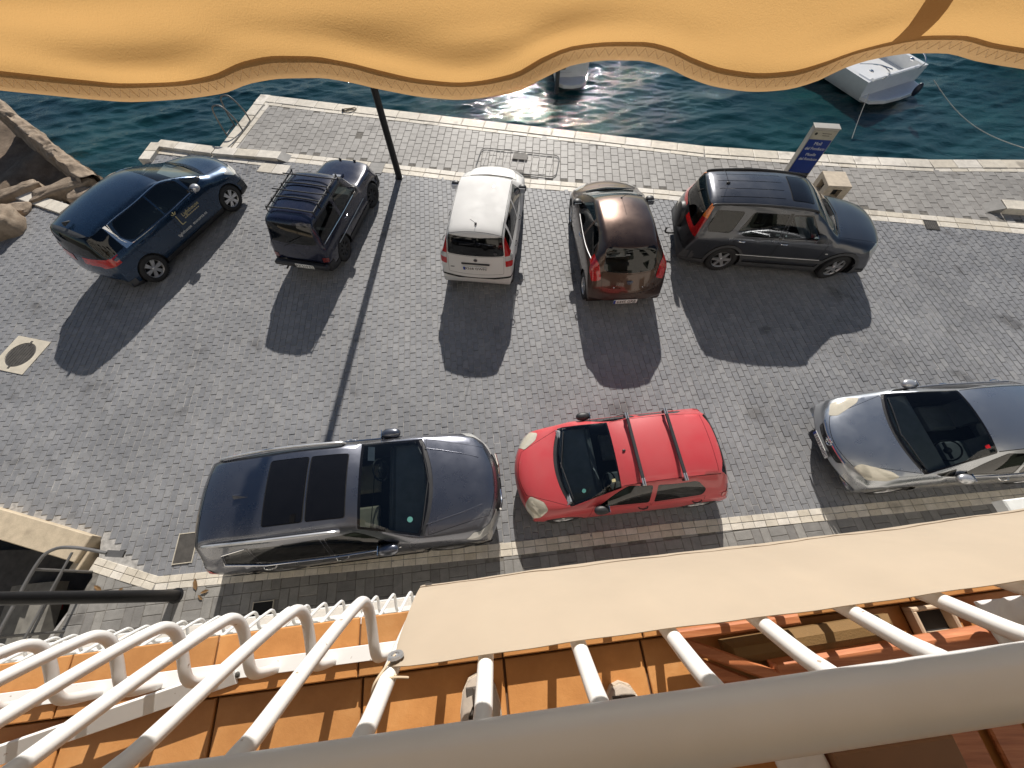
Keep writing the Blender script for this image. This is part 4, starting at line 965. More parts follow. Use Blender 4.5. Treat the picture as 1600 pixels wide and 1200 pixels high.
# ------------------------------------------------------------------ paving
ANG = R(5.6); CA, SA = math.cos(ANG), math.sin(ANG)
def stone_mat(name, stops, src, rough=.62, patch=.2, bmp=.35, grain=90):
    """stone blocks: one tone per block, worn patches and grain over it"""
    m, nt, b = new_mat(name)
    if src == 'attr': a = N(nt, 'ShaderNodeAttribute', attribute_name='tone'); fac = a.outputs['Fac']
    else: a = N(nt, 'ShaderNodeObjectInfo'); fac = a.outputs['Random']
    r = ramp(nt, stops); nt.links.new(fac, r.inputs[0])
    geo = N(nt, 'ShaderNodeNewGeometry')
    n1 = noise(nt, .55, 6, .6, vec=geo.outputs['Position']); n2 = noise(nt, grain, 4, .7, vec=geo.outputs['Position']); n3 = noise(nt, 7, 5, .65, vec=geo.outputs['Position'])
    def mul(col, nz, lo, hi):
        rr = ramp(nt, [(.32, (lo,) * 3), (.68, (hi,) * 3)]); nt.links.new(nz.outputs[0], rr.inputs[0])
        mx = N(nt, 'ShaderNodeMix', data_type='RGBA', blend_type='MULTIPLY'); mx.inputs[0].default_value = 1
        nt.links.new(col, mx.inputs[6]); nt.links.new(rr.outputs[0], mx.inputs[7]); return mx.outputs[2]
    n4 = noise(nt, 1.15, 3, .5, vec=geo.outputs['Position']); st = ramp(nt, [(.30, (.62, .61, .60)), (.37, (1, 1, 1))]); nt.links.new(n4.outputs[0], st.inputs[0])
    mx0 = N(nt, 'ShaderNodeMix', data_type='RGBA', blend_type='MULTIPLY'); mx0.inputs[0].default_value = 1; nt.links.new(r.outputs[0], mx0.inputs[6]); nt.links.new(st.outputs[0], mx0.inputs[7])
    c = mul(mx0.outputs[2], n1, 1 - patch, 1 + patch * .45); c = mul(c, n3, .84, 1.1); c = mul(c, n2, .86, 1.1)
    nt.links.new(c, b.inputs['Base Color']); b.inputs['Roughness'].default_value = rough; b.inputs['Specular IOR Level'].default_value = .45
    bump(nt, b, n2.outputs[0], bmp, .004); return m
GREY = [(0, (.212, .215, .226)), (.5, (.230, .232, .241)), (.85, (.247, .248, .255)), (1, (.268, .267, .270))]
TAUPE = [(0, (.268, .252, .232)), (.5, (.298, .281, .26)), (1, (.335, .318, .294))]
CREAM = [(0, (.62, .555, .45)), (.5, (.68, .62, .52)), (1, (.74, .685, .60))]
SLAB = [(0, (.20, .19, .178)), (.5, (.24, .23, .215)), (1, (.285, .272, .25))]
M_GREY_A, M_GREY_O = stone_mat('grey_paver', GREY, 'attr'), stone_mat('grey_paver_single', GREY, 'obj')
M_TAUPE_A, M_TAUPE_O = stone_mat('taupe_paver', TAUPE, 'attr'), stone_mat('taupe_paver_single', TAUPE, 'obj')
M_CREAM = stone_mat('cream_stone', CREAM, 'obj', patch=.2)
M_SLAB_O = stone_mat('sidewalk_slab', SLAB, 'obj')
M_SAND = plain('joint_sand', (.36, .345, .325), .95, var=.3, scale=14, bmp=.4, bscale=120)
M_DARKSAND = plain('joint_dirt', (.15, .138, .12), .95, var=.35, scale=14, bmp=.4, bscale=120)
M_CONCRETE = plain('quay_concrete', (.30, .28, .24), .9, var=.25, scale=3, bmp=.4, bscale=25)

def inside(poly, x, y):
    x = np.asarray(x); y = np.asarray(y); r = np.zeros(x.shape, bool); n = len(poly)
    for i in range(n):
        x1, y1 = poly[i]; x2, y2 = poly[(i + 1) % n]
        c = ((y1 > y) != (y2 > y)) & (x < (x2 - x1) * (y - y1) / (y2 - y1 + 1e-12) + x1); r ^= c
    return r
def tile_mesh(w, l, h=.016, ch=.006):
    v = [(sx * w / 2, sy * l / 2, -h) for sx, sy in ((-1, -1), (1, -1), (1, 1), (-1, 1))] + [(sx * w / 2, sy * l / 2, -ch) for sx, sy in ((-1, -1), (1, -1), (1, 1), (-1, 1))] + \
        [(sx * (w / 2 - ch), sy * (l / 2 - ch), 0) for sx, sy in ((-1, -1), (1, -1), (1, 1), (-1, 1))]
    f = [(8, 9, 10, 11)] + [(a + i, a + (i + 1) % 4, a + 4 + (i + 1) % 4, a + 4 + i) for a in (0, 4) for i in range(4)]
    return np.array(v), np.array(f)
def lay(name_one, name_many, cells, w, l, rot, m_one, m_many, parent, n_single, z=0.0, zj=.0022):
    """cells: array of centres; the n_single nearest the camera become objects, the others one mesh"""
    cells = np.asarray(cells); d = cells[:, 0]**2 + cells[:, 1]**2
    ax = AX.T @ np.vstack([cells[:, 0], cells[:, 1], np.full(len(cells), -CAM_H)]); px = 800 + F_PX * ax[0] / ax[2]; py = 600 + F_PX * ax[1] / ax[2]
    vis = (px > 10) & (px < 1590) & (py > 140) & (py < 940) & (ax[2] > 0)
    order = np.argsort(np.where(vis, d, 1e6 + d)); single = order[:n_single]; rest = order[n_single:]
    V, Fq = tile_mesh(w, l); ca, sa = math.cos(rot), math.sin(rot)
    me = bpy.data.meshes.new(name_one); me.from_pydata(V.tolist(), [], Fq.tolist()); me.materials.append(m_one); me.update()
    for k in single:
        o = bpy.data.objects.new(name_one, me); COL.objects.link(o); o.parent = parent
        o.location = (cells[k, 0], cells[k, 1], z + rng.normal() * zj); o.rotation_euler = (rng.normal() * .006, rng.normal() * .006, rot + rng.normal() * .006)
    n = len(rest)
    if n:
        a = rot + rng.normal(size=n) * .006; c, s_ = np.cos(a)[:, None], np.sin(a)[:, None]
        X = cells[rest, 0][:, None] + V[None, :, 0] * c - V[None, :, 1] * s_; Y = cells[rest, 1][:, None] + V[None, :, 0] * s_ + V[None, :, 1] * c
        Z = z + V[None, :, 2] + (rng.normal(size=n) * zj)[:, None] + V[None, :, 0] * (rng.normal(size=n) * .006)[:, None]
        VV = np.stack([X, Y, Z], -1).reshape(-1, 3); FF = (Fq[None] + (np.arange(n) * len(V))[:, None, None]).reshape(-1, 4)
        me = bpy.data.meshes.new(name_many); me.from_pydata(VV.tolist(), [], FF.tolist()); me.materials.append(m_many)
        at = me.attributes.new('tone', 'FLOAT', 'POINT'); at.data.foreach_set('value', np.repeat(rng.random(n), len(V)).astype(np.float32)); me.update()
        o = bpy.data.objects.new(name_many, me); link(o, parent); o['kind'] = 'stuff'
def grid_cells(rot, w, l, poly, x0, x1, y0, y1):
    """running bond: columns of width w along the rotated y axis"""
    ca, sa = math.cos(rot), math.sin(rot); us = np.arange(x0, x1, w); vs = np.arange(y0, y1, l)
    U, Vv = np.meshgrid(us, vs, indexing='ij'); Vv = Vv + (np.arange(len(us)) % 2)[:, None] * l / 2 + (rng.normal(size=len(us)) * l * .06)[:, None]
    X = (U * ca - Vv * sa).ravel(); Y = (U * sa + Vv * ca).ravel(); k = inside(poly, X, Y); return np.stack([X[k], Y[k]], 1)

BAND = [(-6.45, 11.42), (-3.15, 10.77), (-.6, 10.24), (4.32, 9.47), (8.88, 8.64), (12.95, 7.96), (19, 6.95)]
EDGE = [(-8.04, 14.54), (-4.73, 13.76), (2.06, 12.19), (5.7, 11.36), (9.77, 10.78), (11.82, 10.56), (14.48, 10.47), (19, 10.4)]
STRIP = [(-6.98, .50), (-5.82, .19), (-.05, .61), (2.66, .865), (8.92, 1.345), (19, 2.3)]
QUAY = [(-16, 3.2), (-7.02, .86), (-6.86, .36), (-7.6, -1.6), (-7.6, -6), (19, -6)] + EDGE[::-1] + [(-8.51, 11.62), (-10.29, 12.06), (-10.42, 11.0), (-11.75, 9.35), (-13.5, 10.1), (-16, 9.2)]
quay = MB(); n = len(QUAY)
quay.add([(x, y, -.010) for x, y in QUAY] + [(x, y, -2.6) for x, y in QUAY], [tuple(range(n))] + [(i, i + n, (i + 1) % n + n, (i + 1) % n) for i in range(n)])
road = quay.build('quay_road', M_SAND); tag(road, kind='structure')
auto_smooth(road, 20)
prom = empty('promenade'); tag(prom, kind='structure')
swalk = empty('sidewalk'); tag(swalk, kind='structure')
ROADP = [(-16, 3.3), (-7.0, .95), (-5.82, .25)] + [(x, y + .02) for x, y in STRIP[2:]] + [(x, y - .30) for x, y in BAND[::-1]] + [(-6.9, 11.2), (-10.2, 11.7), (-10.3, 11.0), (-11.7, 9.3), (-13.5, 10.0), (-16, 9.1)]
lay('paver', 'pavers', grid_cells(ANG, .121, .206, ROADP, -17, 19, -.5, 12.5), .113, .198, ANG, M_GREY_O, M_GREY_A, road, 300)
PROMP = [(x, y + .02) for x, y in BAND] + [(x, y - .42) for x, y in EDGE[::-1][:-1]] + [(-7.62, 13.9), (-7.92, 11.62), (-6.5, 11.42)]
n = len(PROMP)
# taupe bedding sheet under the promenade pavers
mesh_obj('bedding', [(x, y, -.007) for x, y in PROMP], [tuple(range(n))], M_DARKSAND, prom)
lay('paver', 'pavers', grid_cells(R(-4.7), .205, .31, PROMP, -12, 22, 5, 17), .196, .30, R(-4.7), M_TAUPE_O, M_TAUPE_A, prom, 300)
# sidewalk: pairs of slabs, alternately upright and flat
SWP = [(x, y - .03) for x, y in STRIP] + [(19, -1.5), (-7.4, -1.5), (-6.9, .3)]
mesh_obj('bedding', [(x, y, -.006) for x, y in SWP], [tuple(range(len(SWP)))], M_DARKSAND, swalk)
va, vb = [], []
for i in range(-30, 60):
    for j in range(-10, 14):
        u0, v0 = i * .30, j * .30
        for k in (-1, 1):
            if (i + j) % 2: u, v, L_st = u0 + k * .075, v0, va
            else: u, v, L_st = u0, v0 + k * .075, vb
            L_st.append((u * CA - v * SA, u * SA + v * CA))
for L_st, rt in ((va, ANG), (vb, ANG + math.pi / 2)):
    c = np.array(L_st); c = c[inside(SWP, c[:, 0], c[:, 1])]; lay('slab', 'slabs', c, .143, .293, rt, M_SLAB_O, M_GREY_A, swalk, 150)
for o in list(swalk.children):
    if o.name.startswith('slabs'): o.data.materials[0] = stone_mat('sidewalk_slab_far', SLAB, 'attr')

# kerb stones along a line
_unit = mesh_obj('kerb_stone', *(lambda b: (b.v, b.f))(MB().box((0, 0, 0), (1, 1, 1), 0, .03)), M_CREAM)
_used = [False]
def kerb(name, line, off, wid, ln, h, zt, parent=None, gap=.010, label=None):
    p = parent or tag(empty(name), kind='structure'); pts = [Vector(q) for q in line]; k = 0
    for i in range(len(pts) - 1):
        a, b = pts[i], pts[i + 1]; t = (b - a); L = t.length; t.normalize(); nn = Vector((-t.y, t.x)); m = max(1, round(L / ln)); st = L / m
        for j in range(m):
            c = a + t * (st * (j + .5)) + nn * off
            o = inst(_unit, p, (c.x, c.y, zt - h / 2 + random.uniform(-.003, .003)), (0, 0, math.atan2(t.y, t.x) + random.uniform(-.004, .004)), (st - gap, wid - gap, h)); k += 1
    return p
kb = kerb('kerb_band', BAND, -.09, .19, .42, .12, .010); kerb('x', BAND, -.29, .19, .42, .12, .006, kb)
cp = kerb('quay_coping', EDGE, -.19, .38, .72, .30, .022); kerb('x', EDGE, -.45, .15, .46, .12, .008, cp)
kerb('x', [(-8.51, 11.62), (-8.04, 14.54)], -.17, .34, .62, .30, .022, cp); kerb('x', [(-8.51, 11.62), (-8.06, 14.1)], -.42, .15, .40, .12, .008, cp)
ks = kerb('kerb_strip', STRIP, .054, .105, .20, .10, .008, gap=.007); kerb('x', STRIP, -.054, .105, .20, .10, .006, ks, gap=.007)
rk = kerb('raised_kerb', [(-10.29, 12.06), (-8.5, 11.66), (-6.52, 11.36)], -.17, .34, .66, .30, .09); kerb('x', [(-10.2, 11.70), (-6.95, 11.06)], -.12, .2, .5, .12, .012, rk)
kerb('x', [(-7.05, 10.78), (-6.2, 10.62)], 0, .40, .44, .12, .014, rk); kerb('x', [(-10.35, 11.9), (-10.40, 11.1)], .0, .34, .5, .30, .10, rk)
# wedge end of the raised kerb
mesh_obj('kerb_end', [(-6.53, 11.36, .088), (-6.58, 11.02, .088), (-6.53, 11.36, .0), (-6.58, 11.02, .0), (-6.22, 11.28, 0), (-6.30, 10.98, 0)], [(0, 1, 5, 4), (0, 4, 2), (1, 3, 5)], M_SLAB_O, rk)
rk2 = kerb('raised_kerb_right', [(12.62, 8.52), (19, 7.6)], 0, .36, .7, .30, .16); rk2.name = 'raised_kerb'
mesh_obj('kerb_end', [(12.60, 8.72, .155), (12.57, 8.36, .155), (12.60, 8.72, 0), (12.57, 8.36, 0), (12.28, 8.72, 0), (12.26, 8.42, 0)], [(0, 4, 5, 1), (0, 2, 4), (1, 5, 3)], M_SLAB_O, rk2)
lk = kerb('edge_kerb', [(-13.3, 9.78), (-11.72, 9.12)], 0, .34, .55, .25, .05)
bpy.data.objects.remove(_unit)

# ------------------------------------------------------------------ covers, grates
M_IRON = plain('cast_iron', (.085, .078, .07), .7, .3, var=.25, scale=9, bmp=.3, bscale=80)
M_PALE = plain('pale_concrete', (.52, .47, .38), .9, var=.12, scale=5, bmp=.2)
mh = empty('manhole', (-10.44, 4.62, 0), R(-13)); tag(mh, 'round iron manhole cover in a square pale concrete frame at the left edge', 'manhole')
b = MB(); pts = [(.30 * math.cos(a), .30 * math.sin(a)) for a in [2 * math.pi * k / 32 for k in range(32)]]; sq = [(.41 * max(-1, min(1, 1.5 * math.cos(a))), .41 * max(-1, min(1, 1.5 * math.sin(a)))) for a in [2 * math.pi * k / 32 for k in range(32)]]
b.add([(x, y, .012) for x, y in pts] + [(x, y, .012) for x, y in sq] + [(x, y, -.05) for x, y in sq] + [(x, y, -.03) for x, y in pts],
      [(i, i + 32, (i + 1) % 32 + 32, (i + 1) % 32) for i in range(32)] + [(i + 32, i + 64, (i + 1) % 32 + 64, (i + 1) % 32 + 32) for i in range(32)] + [((i + 1) % 32, (i + 1) % 32 + 96, i + 96, i) for i in range(32)])
b.build('frame', M_PALE, mh)
lid = MB().lathe([(.001, .006), (.285, .006), (.292, 0)], 32).build('lid', M_IRON, mh)
for k in (-1, 1): MB().box((k * .06 * 0, k * .30, .008), (.05, .10, .012)).build('hinge', M_IRON, lid)
for k in range(-4, 5):
    w_ = 2 * math.sqrt(.26**2 - (k * .06)**2) if abs(k * .06) < .26 else 0
    if w_ > .05: MB().box((k * .06, 0, .008), (.012, w_, .005)).build('rib', M_IRON, lid)
def cover(name, c, w, l, rz, mat, label, frame=None, slats=0, cat='cover'):
    e = empty(name, (c[0], c[1], .008), rz); tag(e, label, cat)
    MB().box((0, 0, -.004), (w, l, .012), 0, .002).build('plate', mat, e)
    if frame:
        for sx in (-1, 1): MB().box((sx * (w / 2 + .007), 0, 0), (.012, l + .036, .016)).build('frame_bar', frame, e)
        for sy in (-1, 1): MB().box((0, sy * (l / 2 + .007), 0), (w, .012, .016)).build('frame_bar', frame, e)
    for k in range(slats): MB().box((-w / 2 + (k + .5) * w / slats, 0, .005), (w / slats * .45, l * .9, .008)).build('slat', M_IRON, e)
cover('drain_grate', (10.62, 7.98), .29, .30, R(-10), M_IRON, 'small dark square drain grate in front of the far kerb band', M_IRON, 6, 'drain')
cover('utility_cover', (-3.72, 10.66), .40, .46, R(-8), M_SLAB_O, 'plain grey stone cover by the foot of the lamp post', M_SLAB_O)
cover('utility_cover', (-5.52, .72), .30, .46, ANG, M_IRON, 'dark cover with a pale rim under the tail of the slate SUV', M_PALE)
cover('drain_grate', (-3.98, -.22), .30, .24, ANG, MAT['gap'], 'black drain opening with a pale rim below the slate SUV', M_PALE, 0, 'drain')

# ------------------------------------------------------------------ lamp posts
M_BLACKMETAL = plain('black_metal', (.012, .012, .013), .45, .3, var=.2)
def lamp_post(x, y, h, r0, r1, label):
    e = empty('lamp_post', (x, y, 0)); tag(e, label, 'lamp post', 'black lamp posts')
    MB().lathe([(r0 * 1.02, .0), (r0, .3), (r1, h), (.001, h)], 20).build('pole', M_BLACKMETAL, e, True)
    MB().lathe([(r0 * 1.35, 0), (r0 * 1.35, .012), (r0 * 1.0, .02)], 20).build('base_plate', M_BLACKMETAL, e)
    hd = MB().box((0, .35, h + .03), (.28, .9, .10), 0, .03).build('lamp_head', M_BLACKMETAL, e)
    MB().box((0, .45, h - .025), (.20, .5, .01)).build('lamp_lens', MAT['clear_lens'], hd)
lamp_post(-3.02, 10.22, 7.2, .085, .07, 'tall black lamp post standing between the navy off-roader and the white car')
lamp_post(-5.42, .01, 7.0, .085, .026, 'black tapering post at the lower left, cut off by the picture edge')

# ------------------------------------------------------------------ crowd barrier lying flat, sign, stone block, ladder
M_GALV = plain('galvanised', (.17, .165, .16), .5, .5, var=.15)
e = empty('crowd_barrier', (.28, 10.76, .03), R(-11.2)); tag(e, 'grey metal crowd barrier lying flat on the promenade', 'barrier')
w2, h2, rr = 1.14, .48, .16; path = []
for cx, cy, a0 in ((w2 - rr, h2 - rr, 0), (-w2 + rr, h2 - rr, 90), (-w2 + rr, -h2 + rr, 180), (w2 - rr, -h2 + rr, 270)):
    for k in range(6): a = R(a0 + 90 * k / 5); path.append((cx + rr * math.cos(a), cy + rr * math.sin(a), 0))
path.append(path[0]); MB().tube(path, .012, 8, False).build('frame', M_GALV, e, True)
for k in range(11):
    x = -w2 + (k + 1) * 2 * w2 / 12; MB().tube([(x, -h2, 0), (x, h2, 0)], .0055, 6).build('bar', M_GALV, e)
MB().box((.03, .25, .006), (.42, .26, .008)).build('plate', M_IRON, e); MB().box((.03, -.40, .006), (.42, .10, .008)).build('plate', M_IRON, e)

e = empty('sign_pylon', (7.19, 9.14, 0), R(-8)); tag(e, 'tilted-looking pylon sign with blue panel and white lettering behind the graphite SUV', 'sign')
M_BEIGEMETAL = plain('beige_metal', (.46, .43, .38), .45, .4, var=.08); M_BLUE = plain('blue_panel', (.008, .034, .21), .35, var=.1); M_GLOSSBLACK = plain('gloss_black', (.014, .013, .012), .15)
M_CREAMPANEL = plain('cream_panel', (.42, .39, .31), .5, var=.1, scale=12)
MB().box((0, 0, .90), (.53, .17, 1.80), 0, .006).build('casing', M_BEIGEMETAL, e)
MB().box((0, -.091, .40), (.47, .012, .72)).build('lower_panel', M_GLOSSBLACK, e); MB().box((0, -.092, 1.16), (.49, .014, .80)).build('blue_panel', M_BLUE, e)
hp = MB().box((0, -.092, 1.66), (.49, .014, .19)).build('header_panel', M_CREAMPANEL, e)
MB().box((0, 0, 1.81), (.56, .20, .02), 0, .004).build('cap', M_BEIGEMETAL, e)
for t, z, sz in (('Moll', 1.47, .105), ('del Fonduco', 1.355, .095), ('Muelle', 1.215, .095), ('del Fonduco', 1.105, .09)):
    text_obj('lettering', t, sz, MAT['sticker_white'], e, Matrix.Translation((0, -.101, z)) @ Matrix.Rotation(R(90), 4, 'X'), .001, squash=.92)
MB().lathe([(.001, 0), (.03, 0)], 14, 'y', (-.18, -.101, 1.69)).build('emblem', MAT['ink'], hp)
for k in range(2): MB().box((.05, -.1, 1.70 - .045 * k), (.20 - .05 * k, .004, .012)).build('header_line', M_IRON, hp)

e = empty('stone_block', (8.42, 9.21, 0), R(-6)); tag(e, 'pale stone block with square holes beside the blue sign', 'block')
M_SANDSTONE = plain('sandstone', (.52, .44, .34), .9, var=.14, scale=8, bmp=.3)
b = MB(); hx, hy, hz = .29, .30, .45
b.box((0, 0, hz - .05), (.58, .60, .10), 0, .008); b.box((0, 0, .06), (.58, .60, .12), 0, .006)
for sx in (-1, 1):
    for sy in (-1, 1): b.box((sx * .20, sy * .21, .235), (.18, .18, .25))
b.build('block', M_SANDSTONE, e); MB().box((0, 0, .235), (.30, .32, .24)).build('socket_core', MAT['interior'], e)

e = empty('harbour_ladder', (-8.3, 12.85, 0), R(81)); tag(e, 'bent metal ladder rails hooked over the quay edge', 'ladder')
for k in (-1, 1):
    P = smooth_path([(k * .26, -.30, .02), (k * .26, -.26, .35), (k * .26, -.05, .68), (k * .26, .25, .62), (k * .26, .34, .2), (k * .26, .34, -.4), (k * .26, .34, -1.6)], 5)
    MB().tube(P, .022, 8).build('rail', M_GALV, e, True)
for k in range(6): MB().tube([(-.26, .34, -.15 - k * .25), (.26, .34, -.15 - k * .25)], .016, 8).build('rung', M_GALV, e)
e = empty('mooring_ring', (-4.95, 13.52, .02), R(10)); tag(e, 'small iron mooring ring with rope loop on the quay coping', 'mooring')
pts = [(.20 * math.cos(a), .07 * math.sin(a), .02 + .01 * math.sin(3 * a)) for a in [2 * math.pi * k / 24 for k in range(25)]]
MB().tube(pts, .016, 6, False).build('rope_loop', plain('rope', (.30, .25, .18), .9), e, True); MB().lathe([(.05, 0), (.045, .03), (.02, .06), (.001, .065)], 12, 'z', (-.2, 0, 0)).build('bolt', M_IRON, e, True)

# ------------------------------------------------------------------ water
WZ = -.95
def water():
    m, nt, b = new_mat('sea_water'); geo = N(nt, 'ShaderNodeNewGeometry')
    mp = N(nt, 'ShaderNodeMapping'); mp.inputs['Rotation'].default_value = (0, 0, R(-14)); mp.inputs['Scale'].default_value = (.7, 1.5, 1); nt.links.new(geo.outputs['Position'], mp.inputs[0])
    n1 = noise(nt, 4.6, 7, .62, vec=mp.outputs[0]); n2 = noise(nt, .35, 3, .5, vec=geo.outputs['Position'])
    r = ramp(nt, [(.3, (.003, .024, .034)), (.7, (.006, .046, .050))]); nt.links.new(n2.outputs[0], r.inputs[0]); nt.links.new(r.outputs[0], b.inputs['Base Color'])
    b.inputs['Roughness'].default_value = .02; b.inputs['IOR'].default_value = 1.40; k1 = bump(nt, b, n1.outputs[0], .5, .06); n5 = noise(nt, 21, 4, .6, vec=mp.outputs[0]); k2 = N(nt, 'ShaderNodeBump'); k2.inputs['Strength'].default_value = .55; k2.inputs['Distance'].default_value = .016; nt.links.new(n5.outputs[0], k2.inputs['Height']); nt.links.new(k1.outputs[0], k2.inputs['Normal']); nt.links.new(k2.outputs[0], b.inputs['Normal'])
    nx_, ny_ = 760, 300; xs = np.linspace(-24, 26, nx_); ys = np.concatenate([np.linspace(7.0, 23, 262), np.linspace(23.2, 32, 38)]); X, Y = np.meshgrid(xs, ys, indexing='ij'); Z = np.zeros_like(X)
    for lam, amp, dr in ((3.1, .05, -70), (1.9, .05, -96), (1.3, .045, -58), (.95, .038, -84), (.70, .028, -112), (.52, .018, -66), (.41, .013, -95), (.33, .011, -72), (.27, .009, -104), (4.6, .03, -120)):
        k = 2 * math.pi / lam; d = R(dr + rng.normal() * 6); ph = k * (X * math.cos(d) + Y * math.sin(d)) + rng.random() * 6 + 1.3 * np.sin(X * .75 + lam * 3) + 1.1 * np.sin(Y * 1.1 - lam * 5) + .8 * np.sin((X - Y) * 1.9 + lam)
        Z += .55 * amp * (1 - 2 * np.abs(np.sin(ph / 2)) ** 1.2) * (.7 + .5 * np.sin(X * .43 + lam * 9) * np.sin(Y * .61 + lam * 4))
    V = np.stack([X, Y, Z + WZ], -1).reshape(-1, 3); I = np.arange(nx_ * ny_).reshape(nx_, ny_)
    Fq = np.stack([I[:-1, :-1], I[1:, :-1], I[1:, 1:], I[:-1, 1:]], -1).reshape(-1, 4)
    o = mesh_obj('harbour_water', V.tolist(), Fq.tolist(), m, None, True); tag(o, kind='structure')
    far = MB().add([(-1200, 32, WZ - .03), (1200, 32, WZ - .03), (1200, 1500, WZ - .03), (-1200, 1500, WZ - .03)], [(0, 1, 2, 3)]); far.add([(-1200, 7, WZ - .05), (-24, 7, WZ - .05), (-24, 32, WZ - .05), (-1200, 32, WZ - .05)], [(0, 1, 2, 3)]); far.add([(26, 7, WZ - .05), (1200, 7, WZ - .05), (1200, 32, WZ - .05), (26, 32, WZ - .05)], [(0, 1, 2, 3)])
    far.build('outer_water', m, o)
water()
mesh_obj('ground', [(-1200, -600, -2.55), (1200, -600, -2.55), (1200, 300, -2.55), (-1200, 300, -2.55)], [(0, 1, 2, 3)], plain('seabed', (.08, .075, .06), .9))['kind'] = 'structure'

# ------------------------------------------------------------------ old sea wall and rocks on the left
def rough_mesh(name, grid, nu, nv, amp, freq, mat, parent, seed=0):
    """grid(u,v) -> point; displaced with lumpy noise"""
    from mathutils import noise as mn
    V = []
    for i in range(nu):
        for j in range(nv):
            p = Vector(grid(i / (nu - 1), j / (nv - 1))); q = p * freq + Vector((seed * 7.3, seed, 0))
            d = Vector((mn.noise(q), mn.noise(q + Vector((31, 0, 0))), mn.noise(q + Vector((0, 47, 0))))) + .5 * Vector((mn.noise(q * 3), mn.noise(q * 3 + Vector((9, 0, 0))), mn.noise(q * 3 + Vector((0, 5, 0)))))
            V.append(p + d * amp)
    F_ = [(i * nv + j, (i + 1) * nv + j, (i + 1) * nv + j + 1, i * nv + j + 1) for i in range(nu - 1) for j in range(nv - 1)]
    return mesh_obj(name, V, F_, mat, parent, True)
def earth(name, c1, c2, c3, sc):
    m, nt, b = new_mat(name); n = noise(nt, sc, 8, .68); r = ramp(nt, [(.3, c1), (.5, c2), (.72, c3)]); nt.links.new(n.outputs[0], r.inputs[0]); nt.links.new(r.outputs[0], b.inputs['Base Color'])
    b.inputs['Roughness'].default_value = .95; bump(nt, b, noise(nt, sc * 9, 6, .7).outputs[0], .7, .03); return m
M_WALLSTONE = earth('old_wall_stone', (.16, .12, .085), (.28, .215, .155), (.42, .34, .26), 3.4)
M_DIRT = earth('brown_earth', (.10, .07, .046), (.17, .122, .082), (.25, .185, .13), 2.2)
def lerp(a, b, t): return tuple(x + (y - x) * t for x, y in zip(a, b))
e = empty('old_sea_wall', (0, 0, 0)); tag(e, 'crumbling old stone sea wall running along the water at the left', 'wall')
A0, A1 = (-16.2, 13.9), (-11.55, 10.22)
def wall_grid(u, v):
    c = lerp(A0, A1, u); d = Vector((A1[0] - A0[0], A1[1] - A0[1])).normalized(); nn = Vector((-d.y, d.x)); prof = [(.25, -1.6), (.20, .1), (.14, .42), (-.10, .48), (-.17, .2), (-.24, -.9)]
    t = v * (len(prof) - 1); i = min(int(t), len(prof) - 2); o, z = lerp(prof[i], prof[i + 1], t - i); z = z - (.25 * u if z > 0 else 0); return (c[0] - nn.x * -o, c[1] + nn.y * o, z)
rough_mesh('masonry', wall_grid, 110, 34, .11, 2.6, M_WALLSTONE, e, 1)
for k in range(0):
    u = .02 + k * .145 + random.uniform(0, .05); c = lerp(A0, A1, u); MB().box((c[0], c[1], .44 - .22 * u), (.30 + .55 * random.random(), .30, .08), math.atan2(A1[1] - A0[1], A1[0] - A0[0]) + random.uniform(-.05, .05), .025).build('coping_stone', M_WALLSTONE, e)
o = rough_mesh('earth_slope', lambda u, v: (-19 + 8.2 * u - 1.4 * v * (1 - u), 16.5 - 6.4 * u - (7.5 - 6 * u) * v, -.55 - .25 * math.sin(v * 3.1) + .25 * v * v), 50, 40, .16, .9, M_DIRT, None, 3); tag(o, kind='structure')
def rock(name, c, d, rz, label, seed, mat=M_WALLSTONE):
    b = MB().ellipsoid((0, 0, 0), (1, 1, 1), 30, 20, .5); from mathutils import noise as mn
    V = []
    for p in b.v:
        q = Vector(p); k = 1 + .20 * mn.noise(q * 1.6 + Vector((seed, 0, 0))) + .10 * mn.noise(q * 3.3 + Vector((0, seed, 0))) + .05 * mn.noise(q * 9 + Vector((0, 0, seed))); V.append((q.x * d[0] * k, q.y * d[1] * k, q.z * d[2] * k))
    o = mesh_obj(name, V, b.f, mat, None, True); o.location = c; o.rotation_euler = (0, 0, rz); tag(o, label, 'rock', 'rocks by the old sea wall'); return o
rock('boulder', (-13.05, 8.35, .12), (.62, .42, .34), .5, 'rounded brown boulder at the left edge beside the paving', 2)
rock('stone_slab', (-13.35, 9.75, .0), (.60, .16, .20), .75, 'narrow upright pale stone slab leaning near the old wall', 5)
rock('stone_slab', (-12.20, 9.98, -.06), (.75, .22, .22), .62, 'long pale broken stone slab lying behind the edge kerb', 8)
rock('stone_slab', (-11.70, 9.85, -.18), (.34, .30, .22), .2, 'rough stepped stone by the tail of the blue people carrier', 9)
rock('boulder', (-11.75, 10.75, -.75), (.75, .45, .35), .6, 'seaweed-brown rock at the waterline behind the blue people carrier', 12)
rock('boulder', (-12.95, 9.15, .0), (.30, .22, .12), .1, 'small ochre rubble at the corner of the edge kerb', 14)

